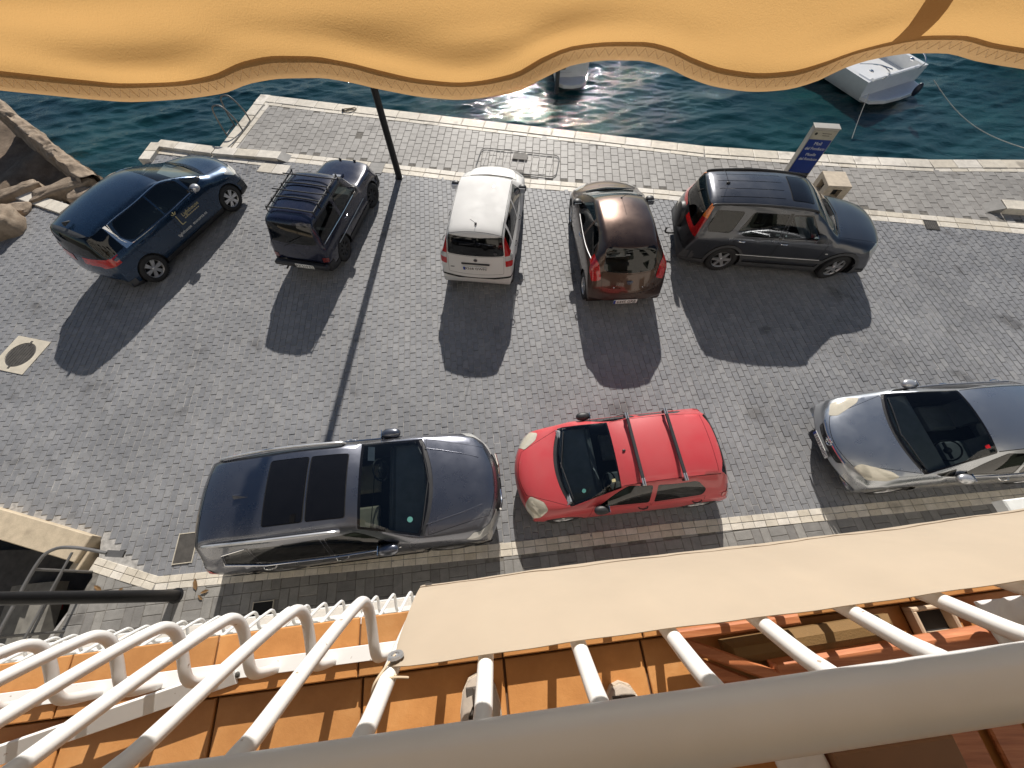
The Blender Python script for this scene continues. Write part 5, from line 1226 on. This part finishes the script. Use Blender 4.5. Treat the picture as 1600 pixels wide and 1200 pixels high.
# ------------------------------------------------------------------ sunken stair on the left with wall and guard rail
e = empty('retaining_wall', (0, 0, 0)); tag(e, 'low cream stone wall beside the sunken stair at the left edge', 'wall')
M_CREAMW = stone_mat('cream_wall', [(0, (.50, .41, .29)), (1, (.58, .49, .36))], 'obj', patch=.15)
b = MB(); WD = math.atan2(.86 - 3.2, 9.0); cx, cy = -8.35, 1.02
for k in range(2): MB().box((-8.20 - k * 2.33, 1.01 + k * .606, -.55), (2.32, .42, 1.46), WD, .012).build('wall_block', M_CREAMW, e)
MB().box((-7.13, .56, -.7), (.16, .36, 1.6), WD, .01).build('wall_return', M_CREAMW, e)
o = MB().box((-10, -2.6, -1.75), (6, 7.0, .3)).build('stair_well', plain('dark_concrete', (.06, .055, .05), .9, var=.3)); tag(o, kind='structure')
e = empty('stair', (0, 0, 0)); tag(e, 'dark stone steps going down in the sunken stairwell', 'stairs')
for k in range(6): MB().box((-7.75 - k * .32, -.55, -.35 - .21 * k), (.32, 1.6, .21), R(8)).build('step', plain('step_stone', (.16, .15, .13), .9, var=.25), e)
e = empty('red_crate', (-8.35, -.08, -.95), .3); tag(e, 'dark red plastic crate in the sunken stairwell', 'crate')
M_REDP = plain('red_plastic', (.25, .012, .014), .5)
for (c, d) in (((0, 0, .01), (.42, .32, .02)), ((.2, 0, .13), (.02, .32, .24)), ((-.2, 0, .13), (.02, .32, .24)), ((0, .15, .13), (.38, .02, .24)), ((0, -.15, .13), (.38, .02, .24))): MB().box(c, d).build('panel', M_REDP, e)
e = empty('guard_rail', (0, 0, 0)); tag(e, 'grey tubular guard rail around the sunken stair', 'railing')
P = smooth_path([(-5.98, .58, .88), (-6.45, .66, .90), (-6.78, .64, .90), (-6.92, .42, .90), (-6.98, -.4, .90), (-7.06, -1.4, .90)], 5)
MB().tube(P, .024, 8).build('top_rail', M_GALV, e, True)
MB().tube([(-6.96, .35, .45), (-7.05, -1.4, .45)], .016, 8).build('mid_rail', M_GALV, e); MB().tube([(-6.50, .60, .88), (-6.62, -.5, .88), (-6.75, -1.4, .88)], .016, 8).build('inner_rail', M_GALV, e)
for (x, y) in ((-6.94, .38), (-6.98, -.45), (-7.05, -1.3)): MB().tube([(x, y, .90), (x, y, -.02)], .020, 8).build('post', M_GALV, e)
MB().box((-5.86, .57, .87), (.26, .09, .03), R(-4)).build('end_plate', M_GALV, e)

# ------------------------------------------------------------------ boats
M_GEL = plain('white_gelcoat', (.74, .74, .73), .25, var=.04, coat=.6); M_GEL2 = plain('grey_gelcoat', (.55, .56, .60), .35, var=.05)
def hull(name, L, Wd, loc, rz, label):
    e = empty(name, loc, rz); tag(e, label, 'boat', 'moored white boats')
    n = 20; S_ = []                                                    # stern at x=0, bow at x=L
    for i in range(n + 1):
        t = i / n; w = Wd / 2 * (1 - max(0, (t - .45) / .55) ** 2.2) + .02; k = -.30 - .05 * t; zt = .62 + .30 * t * t; S_.append([(t * L, s * w * q, z) for s, q, z in ((-1, 1, zt), (-1, .96, .25), (-1, .80, -.05), (0, 0, k), (1, .80, -.05), (1, .96, .25), (1, 1, zt))])
    V = [p for r_ in S_ for p in r_]; F_ = [(i * 7 + j, i * 7 + j + 1, (i + 1) * 7 + j + 1, (i + 1) * 7 + j) for i in range(n) for j in range(6)] + [tuple(range(7))]
    o = mesh_obj('hull', V, F_, M_GEL, e); auto_smooth(o, 30)
    V = []; F_ = []
    for i in range(n + 1):
        t = i / n; w = (Wd / 2 * (1 - max(0, (t - .45) / .55) ** 2.2) + .02); zt = .62 + .30 * t * t; wi = max(.02, w - .16)
        V += [(t * L, -w, zt), (t * L, -wi, zt + .01), (t * L, -wi * .96, .30), (t * L, wi * .96, .30), (t * L, wi, zt + .01), (t * L, w, zt)]
    F_ = [(i * 6 + j, i * 6 + j + 1, (i + 1) * 6 + j + 1, (i + 1) * 6 + j) for i in range(n) for j in range(5)]
    o = mesh_obj('deck', V, F_, M_GEL, e); auto_smooth(o, 30)
    # stern platform
    P = [(0.02, -Wd * .46), (-.35, -Wd * .43), (-.55, -Wd * .25), (-.60, 0), (-.55, Wd * .25), (-.35, Wd * .43), (.02, Wd * .46)]
    MB().prism(P[::-1], .06, .16).build('swim_platform', M_GEL, e); MB().prism([(x * .86 - .02, y * .9) for x, y in P][::-1], .16, .166).build('platform_pad', M_GEL2, e)
    MB().box((.10, 0, .48), (.18, Wd * .82, .30), 0, .05).build('transom_seat', M_GEL, e, True)
    for s in (-1, 1): MB().tube(smooth_path([(-.05, s * Wd * .30, .62), (-.12, s * Wd * .30, .85), (.25, s * Wd * .36, .95), (.8, s * Wd * .42, .80)], 5), .016, 6).build('grab_rail', MAT['chrome'], e, True)
    return e
bt = hull('motor_boat', 6.4, 2.75, (13.55, 15.6, WZ + .1), R(113), 'white motor boat with swim platform moored at the upper right')
for s in (-1, 1): MB().ellipsoid((.4, s * .95, .70), (.10, .05, .05), 10, 7).build('cleat', MAT['chrome'], bt, True)
MB().box((.35, .35, .72), (.45, .05, .06), .4, .02).build('hatch_handle', MAT['chrome'], bt)
rope_m = plain('mooring_rope', (.42, .40, .36), .9)
def rope(a, b, sag, label, r=.014):
    P = [(a[0] + (b[0] - a[0]) * t, a[1] + (b[1] - a[1]) * t, a[2] + (b[2] - a[2]) * t - sag * math.sin(math.pi * t)) for t in [k / 14 for k in range(15)]]
    o = MB().tube(P, r, 6).build('mooring_rope', rope_m, None, True); tag(o, label, 'rope', 'mooring ropes')
rope((13.95, 14.55, .05), (15.2, 10.6, .05), .35, 'thin pale mooring rope running from the boat to the quay at the right edge', .010)
rope((11.95, 14.35, -.2), (11.5, 13.2, -.98), .05, 'short dark line dropping from the stern of the motor boat into the water', .012)
o = MB().ellipsoid((13.72, 14.62, -.25), (.11, .08, .20), 14, 10).build('fender', plain('navy_fender', (.01, .012, .03), .4), None, True); tag(o, 'dark round fender hanging at the corner of the motor boat', 'fender')
hull('motor_boat', 5.6, 2.0, (21.6, 16.4, WZ + .1), R(100), 'white boat hull just showing at the right edge under the awning')
b2 = hull('motor_boat', 5.2, 1.25, (2.35, 16.75, WZ + .1), R(94), 'white boat with outboard motor half hidden by the awning, in the sun glitter')
om = empty('outboard_motor', (-.45, .55, .0), 0, b2)
for nm, bb, mt in (('cowling', MB().ellipsoid((0, 0, .95), (.30, .20, .26), 14, 10, .7), M_GEL2), ('cowl_band', MB().box((-.02, 0, .78), (.56, .42, .10), 0, .03), MAT['black_plastic']), ('leg', MB().box((.02, 0, .30), (.22, .12, .95), 0, .03), MAT['grey_plastic'])): bb.build(nm, mt, om, True)
MB().box((.10, .20, .52), (.4, .5, .4), 0, .06).build('stern_locker', M_GEL, b2, True)

# ------------------------------------------------------------------ the balcony we look down from
from mathutils.noise import noise as mnoise
FLOOR_Z = CAM_H - 1.138; KERB_Z = CAM_H - 1.10
def bp(u, v, d): return (u * CA - v * SA, u * SA + v * CA, CAM_H - d)        # balcony frame: along, outward, drop below the camera
def bmtx(u, v, d, rz=0.0): return Matrix.Translation(bp(u, v, d)) @ Matrix.Rotation(ANG + rz, 4, 'Z')
def bbox(name, mat, parent, u, v, d, su, sv, sz, rz=0.0, ch=.003):
    return MB().box((0, 0, 0), (su, sv, sz), 0, ch).xform(bmtx(u, v, d, rz)).build(name, mat, parent)
M_WHITE = plain('white_paint', (.80, .79, .77), .35, var=.04, scale=9)
def chipped(m):
    """sparse rust specks and grime over white paint"""
    nt = m.node_tree; b = nt.nodes['Principled BSDF']; src = b.inputs['Base Color'].links[0].from_socket; geo = N(nt, 'ShaderNodeNewGeometry')
    n = noise(nt, 55, 3, .5, vec=geo.outputs['Position']); r = ramp(nt, [(.70, (0, 0, 0)), (.745, (.8, .8, .8))]); nt.links.new(n.outputs[0], r.inputs[0])
    mx = N(nt, 'ShaderNodeMix', data_type='RGBA'); nt.links.new(r.outputs[0], mx.inputs[0]); nt.links.new(src, mx.inputs[6]); mx.inputs[7].default_value = (.30, .20, .12, 1); nt.links.new(mx.outputs[2], b.inputs['Base Color'])
chipped(M_WHITE)
M_RAIL = plain('beige_rail_paint', (.74, .735, .73), .35, var=.04, scale=7)
def terracotta(name):
    m, nt, b = new_mat(name); oi = N(nt, 'ShaderNodeObjectInfo'); geo = N(nt, 'ShaderNodeNewGeometry')
    n = noise(nt, 9, 7, .65, vec=geo.outputs['Position']); r = ramp(nt, [(.28, (.43, .19, .058)), (.55, (.53, .25, .082)), (.8, (.61, .32, .125))]); nt.links.new(n.outputs[0], r.inputs[0])
    rr = ramp(nt, [(0, (.86, .86, .86)), (1, (1.08, 1.05, 1.0))]); nt.links.new(oi.outputs['Random'], rr.inputs[0])
    mx = N(nt, 'ShaderNodeMix', data_type='RGBA', blend_type='MULTIPLY'); mx.inputs[0].default_value = 1; nt.links.new(r.outputs[0], mx.inputs[6]); nt.links.new(rr.outputs[0], mx.inputs[7]); nt.links.new(mx.outputs[2], b.inputs['Base Color'])
    b.inputs['Roughness'].default_value = .55; bump(nt, b, noise(nt, 70, 5, .7, vec=geo.outputs['Position']).outputs[0], .25, .003); return m
M_TERRA = terracotta('terracotta'); M_GROUT = plain('dark_grout', (.14, .075, .04), .9)
M_RENDER = plain('white_render', (.62, .58, .52), .9, var=.06, scale=3, bmp=.2, bscale=60)

bal = empty('balcony_floor'); tag(bal, kind='structure')
bbox('slab', M_RENDER, bal, .3, -.68, 1.25, 5.0, 1.30, .19)
bbox('slab_edge', M_WHITE, bal, .3, -.024, 1.18, 5.0, .014, .145, 0, .002)
bbox('bedding', M_GROUT, bal,   .3, -.70, 1.148, 5.0, 1.26, .006, 0, 0)
bbox('kerb_core', M_GROUT, bal, .3, -.082, 1.128, 5.0, .098, .045, 0, 0)
t0 = None
for i in range(-7, 9):
    for j in range(4):
        u = -.046 + .33 * i + .165; v = -.137 - .0 - .33 * j - .165
        if t0 is None: t0 = MB().box((0, 0, -.004), (.324, .324, .010), 0, .002).build('floor_tile', M_TERRA, bal)
        o = t0 if (i, j) == (-7, 0) else inst(t0, bal)
        o.location = bp(u, v, 1.138 + random.uniform(-.0008, .0008)); o.rotation_euler = (0, 0, ANG)
k0 = None
for i in range(-7, 9):
    u = -.046 + .33 * i + .165
    if k0 is None: k0 = MB().box((0, 0, -.005), (.326, .118, .012), 0, .0025).build('kerb_tile', M_TERRA, bal)
    o = k0 if i == -7 else inst(k0, bal)
    o.location = bp(u, -.074, 1.10); o.rotation_euler = (0, 0, ANG)

# railing: hand rail, foot bar and bellied bars, here and on the balcony below
PROF = [(-.128, .515), (-.118, .545), (-.108, .575), (-.069, .665), (-.030, .760), (-.006, .825), (.008, .868), (.014, .895), (.009, .922), (-.008, .945), (-.038, .966), (-.070, .984), (-.088, 1.002), (-.094, 1.03), (-.095, 1.098)]
def railing(name, label, dz, dv, u_lo, u_hi, us, seg=8):
    e = empty(name); tag(e, label, 'railing', 'white bellied balcony railings')
    MB().tube([bp(u_lo, -.142 + dv, .512 + dz), bp(u_hi, -.142 + dv, .512 + dz)], .031, 24).build('hand_rail', M_RAIL, e, True)
    bbox('foot_bar', M_WHITE, e, (u_lo + u_hi) / 2, -.088 + dv, 1.092 + dz, u_hi - u_lo, .032, .004, 0, .001)
    pts = smooth_path([(0, -v, -d) for v, d in [(-p[0], p[1]) for p in PROF]], 4); proto = None
    for u in us:
        if proto is None:
            proto = MB().tube([(p.x, p.y, p.z) for p in pts], .0106, seg).build('bar', M_WHITE, e, True); o = proto
        else: o = inst(proto, e)
        o.location = bp(u, dv, dz); o.rotation_euler = (0, 0, ANG)
    return e
BAR_U = [-.05 + .1275 * k for k in range(-14, 16)]
rl = railing('balcony_railing', 'white tubular balcony railing with bellied bars, the near one right below the viewer', 0, 0, -1.9, 1.95, BAR_U, 16)
for k in (0, 1): MB().ellipsoid(bp(-.665 + k * .024, -.096, 1.088), (.006, .006, .003), 10, 6).build('bolt', M_IRON, rl, True)
MB().box((0, 0, 0), (.58, .040, .008), 0, .002).xform(bmtx(-.93, -.148, 1.088, R(10.5)) @ Matrix.Rotation(R(26), 4, 'X')).build('brace_bar', M_WHITE, rl)
railing('balcony_railing', 'smaller white bellied railing of the balcony one floor below', 2.46, .06, -4.2, 4.2, [-.02 + .1275 * k for k in range(-31, 32)])
lb = empty('lower_balcony'); tag(lb, kind='structure')
bbox('slab', M_RENDER, lb, 0, -.62, 3.66, 8.6, 1.32, .16); bbox('slab_edge', M_WHITE, lb, 0, .046, 3.655, 8.6, .012, .15, 0, .002); bbox('floor_cover', M_RENDER, lb, 0, -.60, 3.575, 8.6, 1.26, .008, 0, 0)
bbox('planter_ledge', plain('pale_stone', (.66, .66, .63), .7), lb, 4.28, .10, 3.30, .75, .18, .10, 0, .01)

# the house wall behind
M_DOOR = plain('dark_wood', (.05, .06, .04), .6); hs = empty('house'); tag(hs, 'rendered house wall behind the balconies', 'building')
bbox('wall', M_RENDER, hs, 0, -1.55, -.6, 26, .5, 15.6, 0, 0)
for (u, d) in [(u_, d_) for u_ in (-10.8, -7.8, -5.2, -2.2, 1.6, 4.4, 7.4, 10.4) for d_ in (-4.7, -2.2, .25, 2.7, 5.6)]:
    w_ = bbox('door', M_DOOR, hs, u, -1.285, d, 1.3, .05, 2.1); bbox('pane', MAT['frit'], w_, u, -1.255, d - .2, .9, .012, 1.3)

# cream canvas screen laced to the outside of the bars
M_CANVAS = cloth('cream_canvas', (.545, .46, .36), (.54, .44, .335), .28, 1200, .3, 5.0, .05)
def canvas():
    e = empty('canvas_screen'); tag(e, 'cream canvas privacy screen laced along the outside of the white railing', 'screen')
    path = [(-.083, .625), (-.052, .69), (-.026, .752), (-.002, .815), (.012, .868), (.018, .900), (.016, .920), (.010, .940)]
    nu, nv = 150, len(path); V = []
    for i in range(nu):
        u = -.190 + 2.06 * i / (nu - 1); ph = (u + .05) / .1275; sag = .5 - .5 * math.cos(2 * math.pi * ph)
        for j, (v, d) in enumerate(path):
            t = j / (nv - 1); edge = (1 - t) ** 3
            dv = .004 * math.sin(u * 5.1 + 1) * t + .001 * math.sin(u * 11) * (1 - t) - .001 * sag * (.3 + .7 * edge); dd = .003 * math.sin(u * 4.3 + .4) * edge + .0008 * sag * edge + .002 * math.sin(u * 3.7) * t
            if u < -.15: dd += (.15 + u) * -.5 * edge
            dv += math.sin(math.pi * t) * .0045 * mnoise(Vector((u * 7, t * 3, 2))) + math.sin(math.pi * t) * .0018 * mnoise(Vector((u * 22 + t * 5, t * 7, 5))); V.append(bp(u + .012 * (1 - t) * (i == 0), v + dv + .013, d + dd))
    F_ = [(i * nv + j, (i + 1) * nv + j, (i + 1) * nv + j + 1, i * nv + j + 1) for i in range(nu - 1) for j in range(nv - 1)]
    o = mesh_obj('cloth', V, F_, M_CANVAS, e, True); s = o.modifiers.new('subd', 'SUBSURF'); s.levels = 1; s.render_levels = 1
    for nm, j0, off in (('upper_hem', 0, .0012), ('outer_hem', 4, .0012)):
        Vh = []
        for i in range(nu):
            a, b_ = Vector(V[i * nv + j0]), Vector(V[i * nv + j0 + 1]); d_ = (b_ - a).normalized(); nn = Vector(bp(0, .8, -.6)) - Vector(bp(0, 0, 0))
            for t in (0.0, .009): Vh.append(a + d_ * t + nn.normalized() * off)
        mesh_obj(nm, Vh, [(2 * i, 2 * i + 2, 2 * i + 3, 2 * i + 1) for i in range(nu - 1)], M_CANVAS, e, True)
    g = MB().lathe([(.0045, .001), (.0055, .003), (.010, .003), (.0115, .0)], 20); g.lathe([(.0045, .001), (.001, -.001)], 16)
    m = Matrix.Translation(bp(-.170, -.060, .642)) @ Matrix.Rotation(ANG, 4, 'Z') @ Matrix.Rotation(R(-68), 4, 'X'); g.xform(m); g.build('grommet', MAT['alloy'], e, True)
    P = smooth_path([bp(-.170, -.058, .641), bp(-.180, -.07, .629), bp(-.192, -.086, .624), bp(-.196, -.102, .634), bp(-.185, -.105, .642), bp(-.172, -.092, .634), bp(-.165, -.078, .624)], 6)
    MB().tube(P, .0016, 6).build('lacing_cord', plain('cord', (.62, .50, .36), .9), e, True)
    P = smooth_path([bp(-.186, -.086, .622), bp(-.172, -.080, .620), bp(-.150, -.084, .632)], 5); MB().tube(P, .0014, 6).build('lacing_cord', plain('cord_end', (.60, .48, .34), .9), e, True)
    MB().box((0, 0, 0), (.012, .004, .002)).xform(bmtx(-.168, .030, .868)).build('eyelet', MAT['dark_alloy'], e)
canvas()

# awning with scalloped valance
M_VAL = cloth('ochre_cloth', (.42, .26, .105), (.57, .335, .125), .6, 700, .5, 3.0, .05); M_HEM = cloth('ochre_hem', (.40, .28, .15), (.46, .29, .14), .36, 700, .4, 9.0, .06); M_CANOPY = cloth('ochre_canopy', (.36, .29, .20), (.46, .38, .28), .25, 700, .4, 9.0, .06)
def awning():
    e = empty('awning'); tag(e, 'ochre yellow awning with scalloped valance and zigzag stitched hem across the top', 'awning')
    VV, P0, PER = .45, -.205, .305
    a_ = R(-.6); ca_, sa_ = math.cos(a_), math.sin(a_)
    def bp(u, v, d): return (u * ca_ - v * sa_, u * sa_ + v * ca_, CAM_H - d)
    EDGE_F = pchip([(-1.32, .2), (-1.15, .224), (-.98, .195), (-.80, .224), (-.64, .196), (-.56, .207), (-.511, .2127), (-.483, .2162), (-.424, .223), (-.387, .2258), (-.34, .224), (-.289, .217), (-.251, .2067), (-.217, .2027), (-.186, .2025), (-.156, .2061), (-.127, .2131), (-.081, .2229), (-.048, .2262), (.001, .2215), (.033, .211), (.063, .2032), (.094, .2009), (.125, .2012), (.151, .2058), (.18, .2155), (.212, .2233), (.249, .2267), (.278, .2253), (.306, .2192), (.331, .2089), (.356, .2012), (.382, .1963), (.412, .1956), (.448, .2012), (.5, .2065), (.56, .216), (.66, .192), (.82, .222), (.98, .194), (1.15, .222), (1.35, .195), (1.62, .22)])
    def fold(u, z): return .0025 * math.sin(u * 7 + 2 * z * 9) + .005 * math.sin(u * 17 + 1.3) * (.5 + z * 2) + .003 * math.sin(u * 3.1 + z * 24 + .6) - .0075 * math.exp(-((z - .2 + EDGE_F(u) - .030) / .011) ** 2) * max(0, .55 + 1.5 * mnoise(Vector((u * 5, 1.7, 0)))) + .013 * mnoise(Vector((u * 3.2, z * 18, 0))) + .004 * mnoise(Vector((u * 8 + z * 22, z * 30 - u * 3, 3))) + .006 * max(0, mnoise(Vector((u * 4, z * 34, 9))) - .1)
    def low(u):
        return EDGE_F(u)
    TOP = -.03; nu, nv = 300, 44; V = []
    for i in range(nu):
        u = -1.3 + 2.9 * i / (nu - 1); l = low(u) - .013
        for j in range(nv): t = j / (nv - 1); d = TOP + (l - TOP) * t; V.append(bp(u, VV + fold(u, .2 - d) * min(1, .3 + t), d))
    F_ = [(i * nv + j, (i + 1) * nv + j, (i + 1) * nv + j + 1, i * nv + j + 1) for i in range(nu - 1) for j in range(nv - 1)]
    mesh_obj('valance', V, F_, M_VAL, e, True)
    V = []; hn = 5
    for i in range(nu):
        u = -1.3 + 2.9 * i / (nu - 1); l = low(u)
        for j in range(hn): t = j / (hn - 1); d = l - .0155 + .0155 * t; V.append(bp(u, VV - .0016 - .0012 * math.sin(math.pi * t) + fold(u, .2 - d), d))
        V.append(bp(u, VV + .0015 + fold(u, .2 - l), l + .0002))
    hn += 1
    mesh_obj('hem', V, [(i * hn + j, (i + 1) * hn + j, (i + 1) * hn + j + 1, i * hn + j + 1) for i in range(nu - 1) for j in range(hn - 1)], M_HEM, e, True)
    P = []; k = 0; u = -1.0
    while u < 1.3:
        l = low(u) - (.0112 if k % 2 else .0048); P.append(bp(u, VV - .0040 + fold(u, .2 - l), l)); u += .0048; k += 1
    MB().tube(P, .0004, 4).build('zigzag_stitching', plain('thread', (.66, .50, .32), .8), e)
    # seam band where two widths overlap
    V = []; us = .362
    for j in range(30):
        t = j / 29
        for q in (-.011, .011):
            uu = us + q + .004 * math.sin(t * 9); l = low(uu) - .0155; d = TOP + (l - TOP) * t; V.append(bp(uu, VV - .0042 + fold(uu, .2 - d) * min(1, .3 + t), d))
    mesh_obj('seam_band', V, [(2 * j, 2 * j + 1, 2 * j + 3, 2 * j + 2) for j in range(29)], M_HEM, e, True)
    MB().tube([bp(-1.35, VV, -.045), bp(1.65, VV, -.045)], .022, 16).build('front_bar', M_WHITE, e, True)
    V = [bp(-1.3, VV, -.055), bp(1.6, VV, -.055), bp(1.6, -1.28, -.75), bp(-1.3, -1.28, -.75)]; mesh_obj('canopy', V, [(0, 1, 2, 3)], M_CANOPY, e)
awning()

# shoes on the tiles
M_SHOE = plain('shoe_suede', (.075, .062, .052), .85, var=.2, scale=30); M_SOLE = plain('shoe_rim', (.58, .50, .40), .85, var=.12, scale=60, bmp=.4, bscale=300); M_SHOEPALE = plain('shoe_canvas', (.42, .36, .30), .9, var=.12, scale=50)
def shoe(u, v, rz, label):
    e = empty('shoe', bp(u, v, 1.1375), ANG + rz); tag(e, label, 'shoe', 'pair of slip-on shoes on the tiles')
    out = [(0, .135), (.022, .128), (.038, .105), (.046, .07), (.047, .03), (.041, -.02), (.037, -.07), (.036, -.10), (.026, -.128), (0, -.136)]; out = [(x, y) for x, y in out] + [(-x * .94, y) for x, y in out[-2:0:-1]]
    MB().prism(out[::-1], .0, .022).build('sole', M_SOLE, e)
    rings = []; n = len(out)
    for k, (s, z) in enumerate(((.97, .02), (.95, .04), (.80, .058), (.62, .062))): rings.append([(x * s, y * (s if k < 2 else (s + .1)) - (.012 if k > 1 else 0), z - (.012 * max(0, y) / .13 if k > 1 else 0)) for x, y in out])
    V = [p for r_ in rings for p in r_]; F_ = [(k * n + i, (k + 1) * n + i, (k + 1) * n + (i + 1) % n, k * n + (i + 1) % n) for k in range(3) for i in range(n)]
    o = mesh_obj('upper', V, F_, M_SHOEPALE, e); auto_smooth(o, 50)
    V = [(x * .60, y * .70 - .012, .056 - .01 * max(0, y) / .13) for x, y in out]; mesh_obj('insole', V, [tuple(reversed(range(n)))], M_SHOE, e)
    MB().box((.004, .03, .058), (.026, .17, .008), 0, .003).build('tongue_strip', M_SHOE, e); MB().box((0, .105, .044), (.05, .018, .006), 0, .002).build('toe_strap', M_SHOE, e)
shoe(-.106, -.292, R(1), 'pale canvas slip-on shoe with dark middle strip, the left one on the tiles')
shoe(.203, -.345, R(-4), 'slip-on shoe of which only the toe shows past the hand rail')

# wooden folding chair, cushion and cloth at the right
def wood(name, c1, c2, c3):
    m, nt, b = new_mat(name); tc = N(nt, 'ShaderNodeTexCoord'); mp = N(nt, 'ShaderNodeMapping'); mp.inputs['Scale'].default_value = (4, 60, 60); mp.inputs['Rotation'].default_value = (0, 0, -ANG); nt.links.new(tc.outputs['Object'], mp.inputs[0])
    n = noise(nt, 2.0, 6, .6, vec=mp.outputs[0]); r = ramp(nt, [(.3, c1), (.5, c2), (.72, c3)]); nt.links.new(n.outputs[0], r.inputs[0]); nt.links.new(r.outputs[0], b.inputs['Base Color']); b.inputs['Roughness'].default_value = .5; bump(nt, b, n.outputs[0], .2, .002); return m
M_TEAK = wood('teak', (.30, .095, .035), (.42, .145, .055), (.52, .21, .09))
M_OLIVE = plain('olive_cushion', (.17, .095, .03), .8, var=.12, scale=8, bmp=.2, bscale=200)
ch = empty('folding_chair'); tag(ch, 'reddish teak folding chair pushed against the railing', 'chair')
bbox('back_rail', M_TEAK, ch, .485, -.130, 1.060, .285, .020, .040, R(0), .004)
bbox('arm_rest', M_TEAK, ch, .90, -.222, 1.098, .70, .048, .032, R(.8), .012)
bbox('arm_rest', M_TEAK, ch, .90, -.640, 1.098, .70, .048, .032, R(.8), .012)
def plank(name, a, b, w, h): 
    A, B = Vector(bp(*a)), Vector(bp(*b)); d = B - A; q = d.to_track_quat('X', 'Z').to_matrix().to_4x4()
    return MB().box((0, 0, 0), (d.length, w, h), 0, .004).xform(Matrix.Translation((A + B) / 2) @ q).build(name, M_TEAK, ch)
plank('leg', (.355, -.145, 1.075), (.64, -.275, 1.10), .026, .020); plank('leg', (.40, -.200, 1.10), (.66, -.330, 1.12), .030, .020); plank('leg', (1.24, -.21, 1.10), (1.10, -.40, 1.12), .03, .02); plank('leg', (1.24, -.60, 1.10), (1.10, -.40, 1.12), .03, .02)
for k in range(6): plank('seat_slat', (.62 + .10 * k, -.25, 1.118), (.62 + .10 * k, -.62, 1.118), .075, .014)
o = bbox('seat_cushion', M_OLIVE, None,   .665, -.178, 1.104, .41, .050, .05, R(1.0), .016); tag(o, 'olive brown padded cushion lying between the chair and the kerb', 'cushion')
tb = empty('side_table'); tag(tb, 'dark brown table top with legs under the hand rail at the lower right', 'table')
M_DKWOOD = plain('dark_red_wood', (.11, .035, .018), .55, var=.2)
bbox('top', plain('brown_board', (.20, .10, .045), .6), tb, .68, -.47, 1.0, .24, .26, .022); 
for (u, v) in ((.60, -.37), (.76, -.37), (.60, -.56), (.76, -.56)): bbox('leg', M_DKWOOD, tb, u, v, 1.08, .025, .025, .13)
def draped(name, mat, u0, u1, v0, v1, d, amp, label, cat):
    n = 18; V = []
    for i in range(n):
        for j in range(n):
            u = u0 + (u1 - u0) * i / (n - 1); v = v0 + (v1 - v0) * j / (n - 1); V.append(bp(u, v, d - amp * (.5 + .5 * math.sin(u * 95 + 2 * math.sin(v * 60))) - .01 * math.sin(j / (n - 1) * math.pi)))
    o = mesh_obj(name, V, [(i * n + j, (i + 1) * n + j, (i + 1) * n + j + 1, i * n + j + 1) for i in range(n - 1) for j in range(n - 1)], mat, None, True); s = o.modifiers.new('thick', 'SOLIDIFY'); s.thickness = .003; tag(o, label, cat)
M_LINEN = plain('white_linen', (.66, .64, .64), .9, var=.05)
draped('towel', M_LINEN, 1.03, 1.20, -.235, -.142, 1.045, .010, 'white folded towel at the right edge behind the bars', 'towel')
draped('napkin', M_LINEN, .46, .555, -.42, -.335, 1.02, .006, 'white cloth corner under the hand rail at the bottom', 'cloth')
fr = empty('wooden_tray'); tag(fr, 'small pale frame-like tray lying beside the white towel', 'tray')
for (u, v, su, sv) in ((.985, -.150, .10, .010), (.985, -.205, .10, .010), (.94, -.178, .010, .05), (1.03, -.178, .010, .05)): bbox('tray_edge', plain('pale_wood', (.50, .38, .27), .6), fr, u, v, 1.115, su, sv, .030)
bbox('tray_base', MAT['interior'], fr, .985, -.178, 1.13, .09, .05, .006)

# dry leaves on the sidewalk
M_LEAF = plain('dry_leaf', (.16, .09, .035), .9, var=.3, scale=40)
for k, (x, y, r_, s_) in enumerate(((-5.16, .17, .4, .10), (-4.98, .06, 1.9, .07), (-6.72, .14, 1.1, .09), (-6.35, .10, 2.4, .06), (-5.02, -.02, .9, .06))):
    V = [(0, -1, 0), (.35, -.4, .12), (.28, .35, .10), (0, 1, .05), (-.28, .35, .14), (-.35, -.4, .10), (0, -.3, 0), (0, .4, .02)]
    o = mesh_obj('dry_leaf', [(a * s_, b * s_, c * s_ + .012) for a, b, c in V], [(0, 1, 6), (1, 2, 7, 6), (2, 3, 7), (3, 4, 7), (4, 5, 6, 7), (5, 0, 6)], M_LEAF); o.location = (x, y, 0); o.rotation_euler = (0, 0, r_)
    tag(o, ('largest brown dry leaf, lying just right of the foot of the tapering post', 'smaller brown dry leaf right of the largest one', 'brown dry leaf on the sidewalk beside the guard rail end', 'tiny dry leaf between the guard rail and the tapering post', 'tiny dry leaf lowest of those beside the tapering post')[k], 'leaf', 'dry leaves on the sidewalk')
